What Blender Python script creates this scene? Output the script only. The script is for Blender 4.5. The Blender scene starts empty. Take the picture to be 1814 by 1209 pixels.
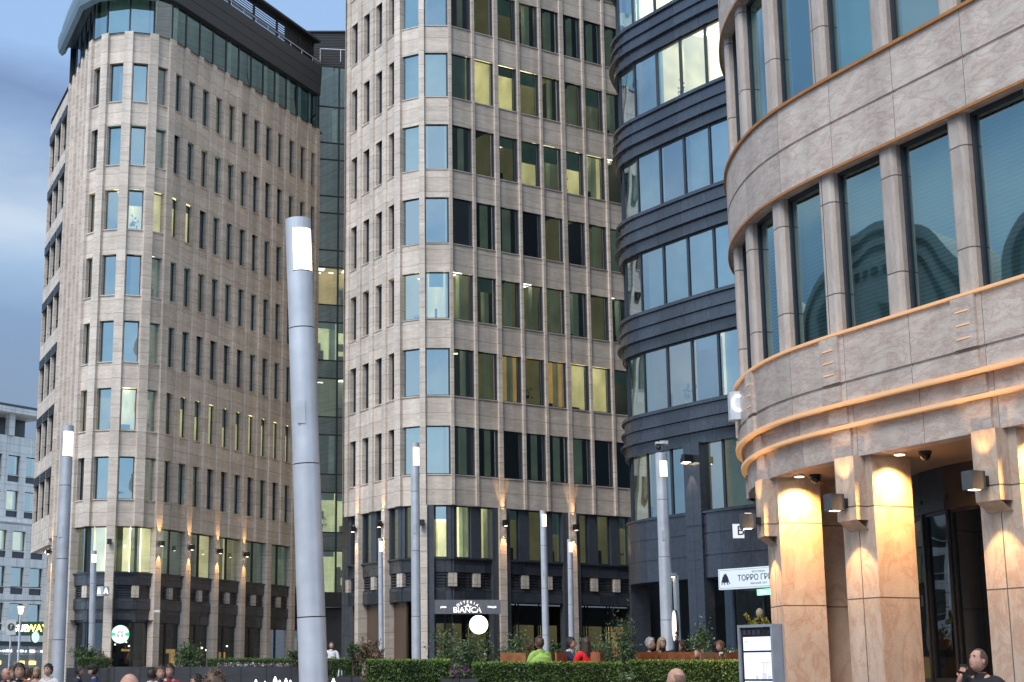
import bpy, bmesh, math, random
from mathutils import Vector, Matrix, noise
R = math.radians
scene = bpy.context.scene
random.seed(7)

# ---------------------------------------------------------------- camera
FPX = 2798.0; TILT = R(11.98); PX0 = 696.0; PY0 = 604.5; EYE = 1.65
cam_data = bpy.data.cameras.new('camera')
cam_data.sensor_width = 36.0
cam_data.lens = FPX / 1814.0 * 36.0
cam_data.shift_x = (907.0 - PX0) / 1814.0
cam_data.clip_start = 0.1; cam_data.clip_end = 3000
cam = bpy.data.objects.new('camera', cam_data)
scene.collection.objects.link(cam)
cam.location = (0, 0, EYE)
cam.rotation_euler = (R(90) + TILT, 0, 0)
scene.camera = cam

# ---------------------------------------------------------------- sky
world = bpy.data.worlds.new('World'); scene.world = world
world.use_nodes = True
wt = world.node_tree; wn = wt.nodes; wl = wt.links
for n in list(wn): wn.remove(n)
wout = wn.new('ShaderNodeOutputWorld'); wbg = wn.new('ShaderNodeBackground')
sky = wn.new('ShaderNodeTexSky'); sky.sky_type = 'NISHITA'; sky.sun_disc = False
SUN_EL = R(50); SUN_AZ = R(215)
sky.sun_elevation = SUN_EL; sky.sun_rotation = SUN_AZ; sky.air_density = 1.3; sky.dust_density = 1.5; sky.ozone_density = 2.5
tc = wn.new('ShaderNodeTexCoord'); sep = wn.new('ShaderNodeSeparateXYZ')
mp = wn.new('ShaderNodeMapping'); mp.inputs['Scale'].default_value = (1.0, 1.0, 3.0); mp.inputs['Location'].default_value = (0.35, 0.1, 0.62)
nz = wn.new('ShaderNodeTexNoise'); nz.inputs['Scale'].default_value = 2.6; nz.inputs['Detail'].default_value = 6; nz.inputs['Roughness'].default_value = 0.52
dm = wn.new('ShaderNodeMath'); dm.operation = 'MULTIPLY_ADD'; dm.inputs[1].default_value = 0.16; dm.inputs[2].default_value = -0.08
add = wn.new('ShaderNodeMath'); add.operation = 'ADD'
cr = wn.new('ShaderNodeValToRGB')       # layered evening cloud: slate bank low down, a bright gap, thin blue above
GAIN = 0.178
def lin(c): return tuple(((v / 255.0 + 0.055) / 1.055) ** 2.4 / GAIN for v in c)
stops = [(0.0, (104, 126, 160)), (0.14, (126, 146, 176)), (0.205, (130, 156, 192)), (0.245, (160, 188, 220)), (0.275, (205, 220, 236)), (0.305, (150, 176, 212)), (0.335, (122, 148, 190)), (0.375, (160, 194, 238)), (0.5, (158, 196, 236)), (0.75, (176, 208, 238)), (1.0, (150, 186, 228))]
while len(cr.color_ramp.elements) < len(stops): cr.color_ramp.elements.new(0.5)
for e, (p_, c_) in zip(cr.color_ramp.elements, stops):
    e.position = p_; e.color = (*[v / 8.0 for v in lin(c_)], 1)
sc8 = wn.new('ShaderNodeVectorMath'); sc8.operation = 'SCALE'; sc8.inputs['Scale'].default_value = 8.0
mixs = wn.new('ShaderNodeMixRGB'); mixs.inputs['Fac'].default_value = 0.88
wl.new(tc.outputs['Generated'], mp.inputs['Vector']); wl.new(tc.outputs['Generated'], sep.inputs[0])
wl.new(mp.outputs[0], nz.inputs['Vector']); wl.new(nz.outputs['Fac'], dm.inputs[0])
wl.new(dm.outputs[0], add.inputs[0]); wl.new(sep.outputs['Z'], add.inputs[1]); wl.new(add.outputs[0], cr.inputs['Fac'])
wl.new(cr.outputs['Color'], sc8.inputs[0])
west = wn.new('ShaderNodeMapRange'); west.interpolation_type = 'SMOOTHSTEP'     # the western sky, behind the camera, is still bright
west.inputs['From Min'].default_value = 0.62; west.inputs['From Max'].default_value = -0.1; west.inputs['To Min'].default_value = 0.0; west.inputs['To Max'].default_value = 1.0
wmix = wn.new('ShaderNodeMixRGB'); wcol = wn.new('ShaderNodeValToRGB')
wcol.color_ramp.elements[0].position = 0.38; wcol.color_ramp.elements[0].color = (*[v / 8 for v in lin((150, 192, 232))], 1)
wcol.color_ramp.elements[1].position = 0.62; wcol.color_ramp.elements[1].color = (*[v / 8 for v in lin((205, 226, 246))], 1)
wsc = wn.new('ShaderNodeVectorMath'); wsc.operation = 'SCALE'; wsc.inputs['Scale'].default_value = 13.0
wl.new(sep.outputs['Y'], west.inputs['Value']); wl.new(nz.outputs['Fac'], wcol.inputs['Fac']); wl.new(wcol.outputs[0], wsc.inputs[0])
wl.new(west.outputs[0], wmix.inputs['Fac']); wl.new(sc8.outputs[0], wmix.inputs['Color1']); wl.new(wsc.outputs[0], wmix.inputs['Color2'])
wl.new(sky.outputs[0], mixs.inputs['Color1']); wl.new(wmix.outputs[0], mixs.inputs['Color2'])
wl.new(mixs.outputs[0], wbg.inputs['Color']); wl.new(wbg.outputs[0], wout.inputs['Surface'])
wbg.inputs['Strength'].default_value = 0.085

sd = bpy.data.lights.new('sun', 'SUN'); sd.energy = 1.3; sd.angle = R(30); sd.color = (1.0, 0.93, 0.86)
sun = bpy.data.objects.new('sun', sd); scene.collection.objects.link(sun)
# light comes from behind the camera, a little to the left
_d = Vector((math.sin(SUN_AZ), math.cos(SUN_AZ), 0)) * math.cos(SUN_EL) + Vector((0, 0, math.sin(SUN_EL)))
sun.rotation_euler = _d.to_track_quat('Z', 'Y').to_euler()
scene.view_settings.view_transform = 'Standard'
scene.view_settings.look = 'None'
scene.view_settings.exposure = 1.12
scene.view_settings.gamma = 1.0
scene.cycles.max_bounces = 7; scene.cycles.transparent_max_bounces = 12
scene.cycles.glossy_bounces = 4; scene.cycles.diffuse_bounces = 3
scene.cycles.sample_clamp_indirect = 4.0
scene.cycles.caustics_reflective = False; scene.cycles.caustics_refractive = False

# ---------------------------------------------------------------- measuring
def at(px, py, Y):
    """world point seen at photo pixel (px,py) whose distance ahead is Y"""
    u = (px - PX0) / FPX; v = (PY0 - py) / FPX
    d = (u, math.cos(TILT) - v * math.sin(TILT), math.sin(TILT) + v * math.cos(TILT))
    t = Y / d[1]
    return Vector((d[0] * t, Y, EYE + d[2] * t))

# ---------------------------------------------------------------- helpers
C = scene.collection
def tag(o, label=None, cat=None, group=None, kind=None):
    if label: o['label'] = label
    if cat: o['category'] = cat
    if group: o['group'] = group
    if kind: o['kind'] = kind
    return o
def thing(name, label, cat, loc=(0, 0, 0), rz=0.0, group=None):
    o = bpy.data.objects.new(name, None); C.objects.link(o)
    o.empty_display_size = 0.2
    o.location = loc; o.rotation_euler = (0, 0, rz)
    return tag(o, label, cat, group)
def copy_tree(o, parent=None):
    c = o.copy(); C.objects.link(c); c.parent = parent
    for ch in list(o.children): copy_tree(ch, c)
    return c

class MB:
    """collects faces, with uv (metres along, metres up) and one random number per piece"""
    def __init__(s): s.v = []; s.f = []; s.uv = []; s.m = []; s.sm = []
    def quad(s, a, b, c, d, uv=None, m=0, smooth=False):
        i = len(s.v); s.v += [tuple(a), tuple(b), tuple(c), tuple(d)]
        s.f.append((i, i + 1, i + 2, i + 3)); s.m.append(m); s.sm.append(smooth)
        s.uv.append(uv or [(0, 0), (1, 0), (1, 1), (0, 1)])
    def poly(s, pts, m=0, uv=None):
        i = len(s.v); s.v += [tuple(p) for p in pts]
        s.f.append(tuple(range(i, i + len(pts)))); s.m.append(m); s.sm.append(False)
        s.uv.append(uv or [(p[0], p[1]) for p in pts])
    def box(s, x0, x1, y0, y1, z0, z1, m=0, M=None, ou=0.0, skip=''):
        P = [Vector(p) for p in ((x0, y0, z0), (x1, y0, z0), (x1, y1, z0), (x0, y1, z0), (x0, y0, z1), (x1, y0, z1), (x1, y1, z1), (x0, y1, z1))]
        if M is not None: P = [M @ p for p in P]
        def q(ids, uv): s.quad(*[P[k] for k in ids], uv=uv, m=m)
        if 'f' not in skip: q((0, 1, 5, 4), [(x0 + ou, z0), (x1 + ou, z0), (x1 + ou, z1), (x0 + ou, z1)])
        if 'k' not in skip: q((2, 3, 7, 6), [(x1 + ou, z0), (x0 + ou, z0), (x0 + ou, z1), (x1 + ou, z1)])
        if 'l' not in skip: q((3, 0, 4, 7), [(y1 + x0 + ou, z0), (y0 + x0 + ou, z0), (y0 + x0 + ou, z1), (y1 + x0 + ou, z1)])
        if 'r' not in skip: q((1, 2, 6, 5), [(x1 + y0 + ou, z0), (x1 + y1 + ou, z0), (x1 + y1 + ou, z1), (x1 + y0 + ou, z1)])
        if 't' not in skip: q((4, 5, 6, 7), [(x0 + ou, y0), (x1 + ou, y0), (x1 + ou, y1), (x0 + ou, y1)])
        if 'b' not in skip: q((3, 2, 1, 0), [(x0 + ou, y1), (x1 + ou, y1), (x1 + ou, y0), (x0 + ou, y0)])
    def tube(s, p0, p1, r0, r1=None, n=12, m=0, caps=True, smooth=True):
        r1 = r0 if r1 is None else r1
        p0 = Vector(p0); p1 = Vector(p1); ax = (p1 - p0)
        L = ax.length
        if L < 1e-6: return
        ax.normalize()
        a = ax.orthogonal().normalized(); b = ax.cross(a)
        ring0 = []; ring1 = []
        for k in range(n):
            t = 2 * math.pi * k / n; w = a * math.cos(t) + b * math.sin(t)
            ring0.append(p0 + w * r0); ring1.append(p1 + w * r1)
        i = len(s.v); s.v += [tuple(p) for p in ring0 + ring1]
        for k in range(n):
            k2 = (k + 1) % n
            s.f.append((i + k, i + k2, i + n + k2, i + n + k)); s.m.append(m); s.sm.append(smooth)
            u0 = k / n * 2 * math.pi * r0; u1 = (k + 1) / n * 2 * math.pi * r0
            s.uv.append([(u0, 0), (u1, 0), (u1, L), (u0, L)])
        if caps:
            i = len(s.v); s.v += [tuple(p) for p in ring0 + ring1]
            s.f.append(tuple(i + k for k in range(n - 1, -1, -1))); s.m.append(m); s.sm.append(False); s.uv.append([(0, 0)] * n)
            s.f.append(tuple(i + n + k for k in range(n))); s.m.append(m); s.sm.append(False); s.uv.append([(0, 0)] * n)
    def ball(s, c, rx, ry=None, rz=None, n=12, m=0, rings=8):
        ry = ry or rx; rz = rz or rx; c = Vector(c); i = len(s.v)
        for a in range(rings + 1):
            ph = math.pi * a / rings
            for k in range(n):
                t = 2 * math.pi * k / n
                s.v.append((c.x + rx * math.sin(ph) * math.cos(t), c.y + ry * math.sin(ph) * math.sin(t), c.z + rz * math.cos(ph)))
        for a in range(rings):
            for k in range(n):
                k2 = (k + 1) % n
                s.f.append((i + a * n + k, i + (a + 1) * n + k, i + (a + 1) * n + k2, i + a * n + k2)); s.m.append(m); s.sm.append(True)
                s.uv.append([(0, 0), (0, 1), (1, 1), (1, 0)])
    def build(s, name, mats, parent=None, bevel=0):
        me = bpy.data.meshes.new(name)
        me.from_pydata(s.v, [], s.f)
        if not isinstance(mats, (list, tuple)): mats = [mats]
        for mt in mats: me.materials.append(mt)
        uvl = me.uv_layers.new(name='UVMap')
        flat = []
        for u in s.uv:
            for p in u: flat += [p[0], p[1]]
        uvl.data.foreach_set('uv', flat)
        me.polygons.foreach_set('material_index', s.m)
        me.polygons.foreach_set('use_smooth', s.sm)
        me.validate(clean_customdata=False); me.update()
        o = bpy.data.objects.new(name, me); C.objects.link(o)
        if parent: o.parent = parent
        if bevel:
            b = o.modifiers.new('bevel', 'BEVEL'); b.width = bevel; b.segments = 2; b.limit_method = 'ANGLE'; b.angle_limit = R(40)
        return o

def sweep(mb, poly, prof, m=0, closed=False, ms=None, v_from_z=True, smooth=False):
    """profile [(outwards, z)] carried along a plan polyline with mitred corners; outwards = right hand side"""
    n = len(poly); P = [Vector((p[0], p[1])) for p in poly]
    N = []
    for i in range(n):
        ds = []
        if i > 0: ds.append((P[i] - P[i - 1]).normalized())
        if i < n - 1: ds.append((P[i + 1] - P[i]).normalized())
        nn = [Vector((d.y, -d.x)) for d in ds]
        if len(nn) == 2:
            b = (nn[0] + nn[1]).normalized(); N.append(b / max(0.3, b.dot(nn[0])))
        else: N.append(nn[0])
    arc = [0.0]
    for i in range(1, n): arc.append(arc[-1] + (P[i] - P[i - 1]).length)
    for i in range(n - 1):
        for j in range(len(prof) - 1):
            (o0, z0), (o1, z1) = prof[j], prof[j + 1]
            a = P[i] + N[i] * o0; b = P[i + 1] + N[i + 1] * o0; c = P[i + 1] + N[i + 1] * o1; d = P[i] + N[i] * o1
            v0, v1 = (z0, z1) if abs(z1 - z0) > abs(o1 - o0) else (o0, o1)
            mb.quad((a.x, a.y, z0), (b.x, b.y, z0), (c.x, c.y, z1), (d.x, d.y, z1),
                    uv=[(arc[i], v0), (arc[i + 1], v0), (arc[i + 1], v1), (arc[i], v1)], m=ms[j] if ms else m, smooth=False)

def frame(p, q):
    """matrix: x along p->q, y INTO the building (outwards is -y), z up, origin p"""
    p = Vector((p[0], p[1])); q = Vector((q[0], q[1])); d = (q - p).normalized()
    nrm = Vector((d.y, -d.x))
    return Matrix(((d.x, -nrm.x, 0, p.x), (d.y, -nrm.y, 0, p.y), (0, 0, 1, 0), (0, 0, 0, 1))), (q - p).length

# ---------------------------------------------------------------- materials
def new_mat(name):
    m = bpy.data.materials.new(name); m.use_nodes = True
    nt = m.node_tree
    return m, nt, nt.nodes, nt.links, nt.nodes['Principled BSDF']
def ramp(N, stops):
    r = N.new('ShaderNodeValToRGB')
    while len(r.color_ramp.elements) < len(stops): r.color_ramp.elements.new(0.5)
    for e, (p, c) in zip(r.color_ramp.elements, stops):
        e.position = p; e.color = (c[0], c[1], c[2], 1)
    return r
def plain(name, col, rough=0.6, metal=0.0, var=0.12, scale=6.0, bump=0.0, coat=0.0):
    m, nt, N, L, b = new_mat(name)
    tcn = N.new('ShaderNodeTexCoord'); nz = N.new('ShaderNodeTexNoise')
    nz.inputs['Scale'].default_value = scale; nz.inputs['Detail'].default_value = 5
    L.new(tcn.outputs['Object'], nz.inputs['Vector'])
    lo = tuple(c * (1 - var) for c in col); hi = tuple(min(1, c * (1 + var)) for c in col)
    r = ramp(N, [(0.3, lo), (0.7, hi)])
    L.new(nz.outputs['Fac'], r.inputs['Fac']); L.new(r.outputs['Color'], b.inputs['Base Color'])
    mr = N.new('ShaderNodeMapRange'); mr.inputs['To Min'].default_value = max(0.02, rough - 0.08); mr.inputs['To Max'].default_value = min(1, rough + 0.1)
    L.new(nz.outputs['Fac'], mr.inputs['Value']); L.new(mr.outputs[0], b.inputs['Roughness'])
    b.inputs['Metallic'].default_value = metal
    if coat: b.inputs['Coat Weight'].default_value = coat; b.inputs['Coat Roughness'].default_value = 0.1
    if bump:
        bp = N.new('ShaderNodeBump'); bp.inputs['Strength'].default_value = bump; bp.inputs['Distance'].default_value = 0.02
        L.new(nz.outputs['Fac'], bp.inputs['Height']); L.new(bp.outputs[0], b.inputs['Normal'])
    return m
def stone(name, c_lo, c_hi, vein, pw=1.2, ph=0.95, rough=0.55, vs=1.0, vein_amt=0.35, stretch=(0.6, 3.0), mortar=0.012, tintvar=0.16, offset=0.0, gloss=0.0, mcol=None):
    """cladding slabs: every slab its own tone and its own run of veins"""
    m, nt, N, L, b = new_mat(name)
    uv = N.new('ShaderNodeUVMap'); uv.uv_map = 'UVMap'
    br = N.new('ShaderNodeTexBrick'); br.offset = offset; br.squash = 1.0
    br.inputs['Color1'].default_value = (0, 0, 0, 1); br.inputs['Color2'].default_value = (1, 1, 1, 1); br.inputs['Mortar'].default_value = (0.5, 0.5, 0.5, 1)
    br.inputs['Scale'].default_value = 1.0; br.inputs['Mortar Size'].default_value = mortar; br.inputs['Mortar Smooth'].default_value = 0.2
    br.inputs['Bias'].default_value = 0.0; br.inputs['Brick Width'].default_value = pw; br.inputs['Row Height'].default_value = ph
    L.new(uv.outputs[0], br.inputs['Vector'])
    mp = N.new('ShaderNodeMapping'); mp.inputs['Scale'].default_value = (stretch[0] * vs, stretch[1] * vs, 1)
    mp.inputs['Rotation'].default_value = (0, 0, R(14))
    L.new(uv.outputs[0], mp.inputs['Vector'])
    mul = N.new('ShaderNodeMath'); mul.operation = 'MULTIPLY'; mul.inputs[1].default_value = 17.0
    L.new(br.outputs['Color'], mul.inputs[0])
    nz = N.new('ShaderNodeTexNoise'); nz.noise_dimensions = '4D'; nz.inputs['Scale'].default_value = 1.6; nz.inputs['Detail'].default_value = 8
    nz.inputs['Roughness'].default_value = 0.7; nz.inputs['Distortion'].default_value = 0.7
    L.new(mp.outputs[0], nz.inputs['Vector']); L.new(mul.outputs[0], nz.inputs['W'])
    r = ramp(N, [(0.25, c_lo), (0.72, c_hi)]); L.new(nz.outputs['Fac'], r.inputs['Fac'])
    # thin rusty veins = where a second noise crosses a level
    nv = N.new('ShaderNodeTexNoise'); nv.noise_dimensions = '4D'; nv.inputs['Scale'].default_value = 1.1; nv.inputs['Detail'].default_value = 9; nv.inputs['Roughness'].default_value = 0.6; nv.inputs['Distortion'].default_value = 1.3
    L.new(mp.outputs[0], nv.inputs['Vector']); L.new(mul.outputs[0], nv.inputs['W'])
    vr = ramp(N, [(0.455, (0, 0, 0)), (0.5, (1, 1, 1)), (0.545, (0, 0, 0))]); L.new(nv.outputs['Fac'], vr.inputs['Fac'])
    va = N.new('ShaderNodeMath'); va.operation = 'MULTIPLY'; va.inputs[1].default_value = vein_amt; L.new(vr.outputs['Color'], va.inputs[0])
    mx = N.new('ShaderNodeMixRGB'); mx.inputs['Color2'].default_value = (*vein, 1)
    L.new(va.outputs[0], mx.inputs['Fac']); L.new(r.outputs['Color'], mx.inputs['Color1'])
    # slab tone
    hsv = N.new('ShaderNodeHueSaturation'); mr = N.new('ShaderNodeMapRange')
    mr.inputs['To Min'].default_value = 1 - tintvar; mr.inputs['To Max'].default_value = 1 + tintvar
    L.new(br.outputs['Color'], mr.inputs['Value']); L.new(mr.outputs[0], hsv.inputs['Value']); L.new(mx.outputs[0], hsv.inputs['Color'])
    # grain + long streaks of weather
    g = N.new('ShaderNodeTexNoise'); g.inputs['Scale'].default_value = 45; g.inputs['Detail'].default_value = 3; L.new(uv.outputs[0], g.inputs['Vector'])
    gm = N.new('ShaderNodeMapRange'); gm.inputs['From Min'].default_value = 0.25; gm.inputs['From Max'].default_value = 0.75; gm.inputs['To Min'].default_value = 0.86; gm.inputs['To Max'].default_value = 1.1
    L.new(g.outputs['Fac'], gm.inputs['Value'])
    tco = N.new('ShaderNodeTexCoord'); mps = N.new('ShaderNodeMapping'); mps.inputs['Scale'].default_value = (1.6, 1.6, 0.12)
    L.new(tco.outputs['Object'], mps.inputs['Vector'])
    st = N.new('ShaderNodeTexNoise'); st.inputs['Scale'].default_value = 1.0; st.inputs['Detail'].default_value = 4; L.new(mps.outputs[0], st.inputs['Vector'])
    sm = N.new('ShaderNodeMapRange'); sm.inputs['From Min'].default_value = 0.3; sm.inputs['From Max'].default_value = 0.7; sm.inputs['To Min'].default_value = 0.80; sm.inputs['To Max'].default_value = 1.08
    L.new(st.outputs['Fac'], sm.inputs['Value'])
    mm = N.new('ShaderNodeMath'); mm.operation = 'MULTIPLY'; L.new(gm.outputs[0], mm.inputs[0]); L.new(sm.outputs[0], mm.inputs[1])
    m2 = N.new('ShaderNodeMixRGB'); m2.blend_type = 'MULTIPLY'; m2.inputs['Fac'].default_value = 1.0
    L.new(hsv.outputs[0], m2.inputs['Color1']); L.new(mm.outputs[0], m2.inputs['Color2'])
    m3 = N.new('ShaderNodeMixRGB'); m3.inputs['Color2'].default_value = (*(mcol or tuple(c * 0.25 for c in c_lo)), 1)
    L.new(br.outputs['Fac'], m3.inputs['Fac']); L.new(m2.outputs[0], m3.inputs['Color1'])
    L.new(m3.outputs[0], b.inputs['Base Color'])
    b.inputs['Roughness'].default_value = rough
    if gloss: b.inputs['Specular IOR Level'].default_value = 0.5 + gloss
    bp = N.new('ShaderNodeBump'); bp.inputs['Strength'].default_value = 0.35; bp.inputs['Distance'].default_value = 0.01
    inv = N.new('ShaderNodeMath'); inv.operation = 'SUBTRACT'; inv.inputs[0].default_value = 1.0; L.new(br.outputs['Fac'], inv.inputs[1])
    ad = N.new('ShaderNodeMath'); ad.operation = 'ADD'; L.new(inv.outputs[0], ad.inputs[0]); 
    gs = N.new('ShaderNodeMath'); gs.operation = 'MULTIPLY'; gs.inputs[1].default_value = 0.25; L.new(g.outputs['Fac'], gs.inputs[0]); L.new(gs.outputs[0], ad.inputs[1])
    L.new(ad.outputs[0], bp.inputs['Height']); L.new(bp.outputs[0], b.inputs['Normal'])
    return m
def emit(name, col, strength, base=(0.8, 0.8, 0.8)):
    m, nt, N, L, b = new_mat(name)
    b.inputs['Base Color'].default_value = (*base, 1)
    b.inputs['Emission Color'].default_value = (*col, 1); b.inputs['Emission Strength'].default_value = strength
    return m
def glass(name, tint=(0.52, 0.56, 0.48), refl=0.3, refl_tint=(0.86, 0.95, 1.0), wav=0.035):
    """coated window glass: part mirror, part see-through"""
    m = bpy.data.materials.new(name); m.use_nodes = True; nt = m.node_tree; N = nt.nodes; L = nt.links
    for n in list(N): N.remove(n)
    out = N.new('ShaderNodeOutputMaterial'); tr = N.new('ShaderNodeBsdfTransparent'); tr.inputs[0].default_value = (*tint, 1)
    gl = N.new('ShaderNodeBsdfGlossy'); gl.inputs['Color'].default_value = (*refl_tint, 1); gl.inputs['Roughness'].default_value = 0.015
    fr = N.new('ShaderNodeFresnel'); fr.inputs['IOR'].default_value = 1.5
    mr = N.new('ShaderNodeMapRange'); mr.inputs['From Min'].default_value = 0.04; mr.inputs['From Max'].default_value = 0.7
    mr.inputs['To Min'].default_value = refl; mr.inputs['To Max'].default_value = 0.95
    mx = N.new('ShaderNodeMixShader')
    L.new(fr.outputs[0], mr.inputs['Value']); L.new(mr.outputs[0], mx.inputs['Fac'])
    L.new(tr.outputs[0], mx.inputs[1]); L.new(gl.outputs[0], mx.inputs[2]); L.new(mx.outputs[0], out.inputs['Surface'])
    tcn = N.new('ShaderNodeTexCoord'); nz = N.new('ShaderNodeTexNoise'); nz.inputs['Scale'].default_value = 0.55; nz.inputs['Detail'].default_value = 1
    L.new(tcn.outputs['Object'], nz.inputs['Vector'])
    bp = N.new('ShaderNodeBump'); bp.inputs['Strength'].default_value = 0.35; bp.inputs['Distance'].default_value = wav
    L.new(nz.outputs['Fac'], bp.inputs['Height']); L.new(bp.outputs[0], gl.inputs['Normal'])
    return m

M = {}
M['stone'] = stone('pale_travertine', (0.54, 0.45, 0.37), (0.82, 0.73, 0.635), (0.46, 0.30, 0.23), pw=1.47, ph=0.7375, vein_amt=0.3, mortar=0.008, tintvar=0.09)
M['stone_d'] = stone('veined_sandstone', (0.43, 0.355, 0.305), (0.68, 0.595, 0.53), (0.36, 0.19, 0.15), pw=1.55, ph=40, stretch=(0.8, 2.3), vein_amt=0.42, tintvar=0.14, rough=0.5, mortar=0.006, vs=1.7)
M['stone_col'] = stone('column_sandstone', (0.45, 0.345, 0.27), (0.66, 0.55, 0.46), (0.42, 0.22, 0.13), pw=5.0, ph=1.42, stretch=(1.6, 0.9), vein_amt=0.45, tintvar=0.08, rough=0.5)
M['granite'] = stone('dark_granite', (0.035, 0.038, 0.048), (0.065, 0.07, 0.085), (0.08, 0.08, 0.1), pw=1.2, ph=0.62, vein_amt=0.1, tintvar=0.35, rough=0.22, gloss=0.3, stretch=(2, 2), mcol=(0.012, 0.012, 0.015))
M['granite_c'] = stone('blue_granite', (0.022, 0.026, 0.036), (0.048, 0.055, 0.075), (0.1, 0.1, 0.12), pw=1.36, ph=30, vein_amt=0.15, tintvar=0.3, rough=0.18, gloss=0.4, stretch=(2, 2), mcol=(0.012, 0.012, 0.016))
M['frame'] = plain('window_frame_grey', (0.045, 0.052, 0.065), 0.35, 0.3)
M['frame_b'] = plain('window_frame_slate', (0.075, 0.085, 0.105), 0.4, 0.2)
M['fascia'] = plain('roof_fascia', (0.05, 0.052, 0.058), 0.5, 0.1, scale=1.5)
M['fascia_teal'] = plain('roof_eave_metal', (0.16, 0.22, 0.25), 0.4, 0.4, scale=1.5)
M['louver'] = plain('louver_metal', (0.035, 0.036, 0.04), 0.5, 0.2)
M['glass'] = glass('coated_glass', refl=0.38, refl_tint=(0.80, 0.95, 1.0))
M['glass_c'] = glass('curtain_glass', tint=(0.66, 0.68, 0.60), refl=0.40, refl_tint=(0.75, 0.9, 1.0))
M['glass_d'] = glass('bay_glass', tint=(0.52, 0.68, 0.70), refl=0.36, refl_tint=(0.58, 0.84, 0.88))
M['glass_dark'] = glass('shop_glass', tint=(0.5, 0.5, 0.48), refl=0.10)
M['slab'] = plain('interior_dark', (0.06, 0.065, 0.07), 0.8)
M['steel'] = plain('satin_steel', (0.64, 0.67, 0.73), 0.38, 0.35, var=0.10, scale=2.5)
M['white_p'] = plain('white_paint', (0.75, 0.75, 0.74), 0.5)
M['black'] = plain('black_plastic', (0.02, 0.02, 0.022), 0.4)
M['lamp_w'] = emit('lamp_warm', (1.0, 0.80, 0.56), 9)
M['led'] = emit('led_strip', (1.0, 0.50, 0.15), 4.0)
# rooms seen through the windows; emission on their surfaces stands in for room light
def room_mat(name, wall, em, col):
    m, nt, N, L, b = new_mat(name)
    tcn = N.new('ShaderNodeTexCoord'); nz = N.new('ShaderNodeTexNoise'); nz.inputs['Scale'].default_value = 0.8; nz.inputs['Detail'].default_value = 2
    L.new(tcn.outputs['Object'], nz.inputs['Vector'])
    r = ramp(N, [(0.35, tuple(c * 0.55 for c in wall)), (0.65, wall)]); L.new(nz.outputs['Fac'], r.inputs['Fac']); L.new(r.outputs['Color'], b.inputs['Base Color'])
    b.inputs['Roughness'].default_value = 0.8
    if em:
        e = ramp(N, [(0.30, tuple(c * 0.65 for c in col)), (0.70, col)]); L.new(nz.outputs['Fac'], e.inputs['Fac'])
        L.new(e.outputs['Color'], b.inputs['Emission Color']); b.inputs['Emission Strength'].default_value = em
    return m
ROOM = ['dark', 'dim', 'lit', 'amber', 'blind', 'bright']
RM = [room_mat('room_dark', (0.05, 0.06, 0.055), 0.0, (0, 0, 0)),
      room_mat('room_dim', (0.19, 0.18, 0.13), 0.10, (0.85, 0.78, 0.38)),
      room_mat('room_lit', (0.5, 0.48, 0.36), 0.55, (1.0, 0.90, 0.48)),
      room_mat('room_amber', (0.5, 0.36, 0.2), 0.38, (1.0, 0.62, 0.22)),
      room_mat('window_blind', (0.42, 0.62, 0.56), 0.05, (0.45, 0.85, 0.78)),
      room_mat('room_bright', (0.6, 0.6, 0.5), 1.25, (1.0, 0.94, 0.62)),
      emit('ceiling_panel', (1.0, 0.93, 0.72), 4.0),
      room_mat('room_furniture', (0.05, 0.045, 0.04), 0.0, (0, 0, 0)),
      room_mat('room_pier', (0.45, 0.5, 0.45), 0.10, (0.6, 0.85, 0.7)),
      plain('room_plant', (0.03, 0.07, 0.02), 0.7)]
def wm(o):
    m = o.matrix_basis.copy()
    if o.parent: m = wm(o.parent) @ o.matrix_parent_inverse @ m
    return m
def keep(o, parent):
    """parent a mesh whose vertices are already in world coordinates"""
    o.parent = parent; o.matrix_parent_inverse = wm(parent).inverted(); return o
def bw(mb, name, mats, parent, **k): return keep(mb.build(name, mats, **k), parent)

# ---------------------------------------------------------------- ground
TER = 1.1   # terrace floor
def ground():
    m, nt, N, L, b = new_mat('plaza_paving')
    tcn = N.new('ShaderNodeTexCoord'); br = N.new('ShaderNodeTexBrick')
    br.inputs['Scale'].default_value = 1; br.inputs['Brick Width'].default_value = 0.8; br.inputs['Row Height'].default_value = 0.4; br.inputs['Mortar Size'].default_value = 0.006
    br.inputs['Color1'].default_value = (0.20, 0.19, 0.185, 1); br.inputs['Color2'].default_value = (0.27, 0.255, 0.245, 1); br.inputs['Mortar'].default_value = (0.08, 0.08, 0.08, 1)
    L.new(tcn.outputs['Object'], br.inputs['Vector']); L.new(br.outputs['Color'], b.inputs['Base Color']); b.inputs['Roughness'].default_value = 0.55
    g = MB(); g.quad((-600, -300, 0), (600, -300, 0), (600, 1200, 0), (-600, 1200, 0), uv=[(0, 0), (1, 0), (1, 1), (0, 1)])
    o = g.build('ground', m); tag(o, kind='structure')
    t = MB()   # raised terrace in front of the two stone towers
    t.box(-17.5, 12.5, 34.0, 104, 0.004, TER, skip='b')
    t.box(-2.0, 6.3, 29.6, 34.0, 0.004, TER, skip='bk')
    t2 = t.build('terrace', M_terr); tag(t2, kind='structure')
M_terr = stone('terrace_granite', (0.10, 0.10, 0.105), (0.17, 0.165, 0.165), (0.1, 0.1, 0.1), pw=0.9, ph=0.9, vein_amt=0.1, rough=0.45)
ground()

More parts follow.
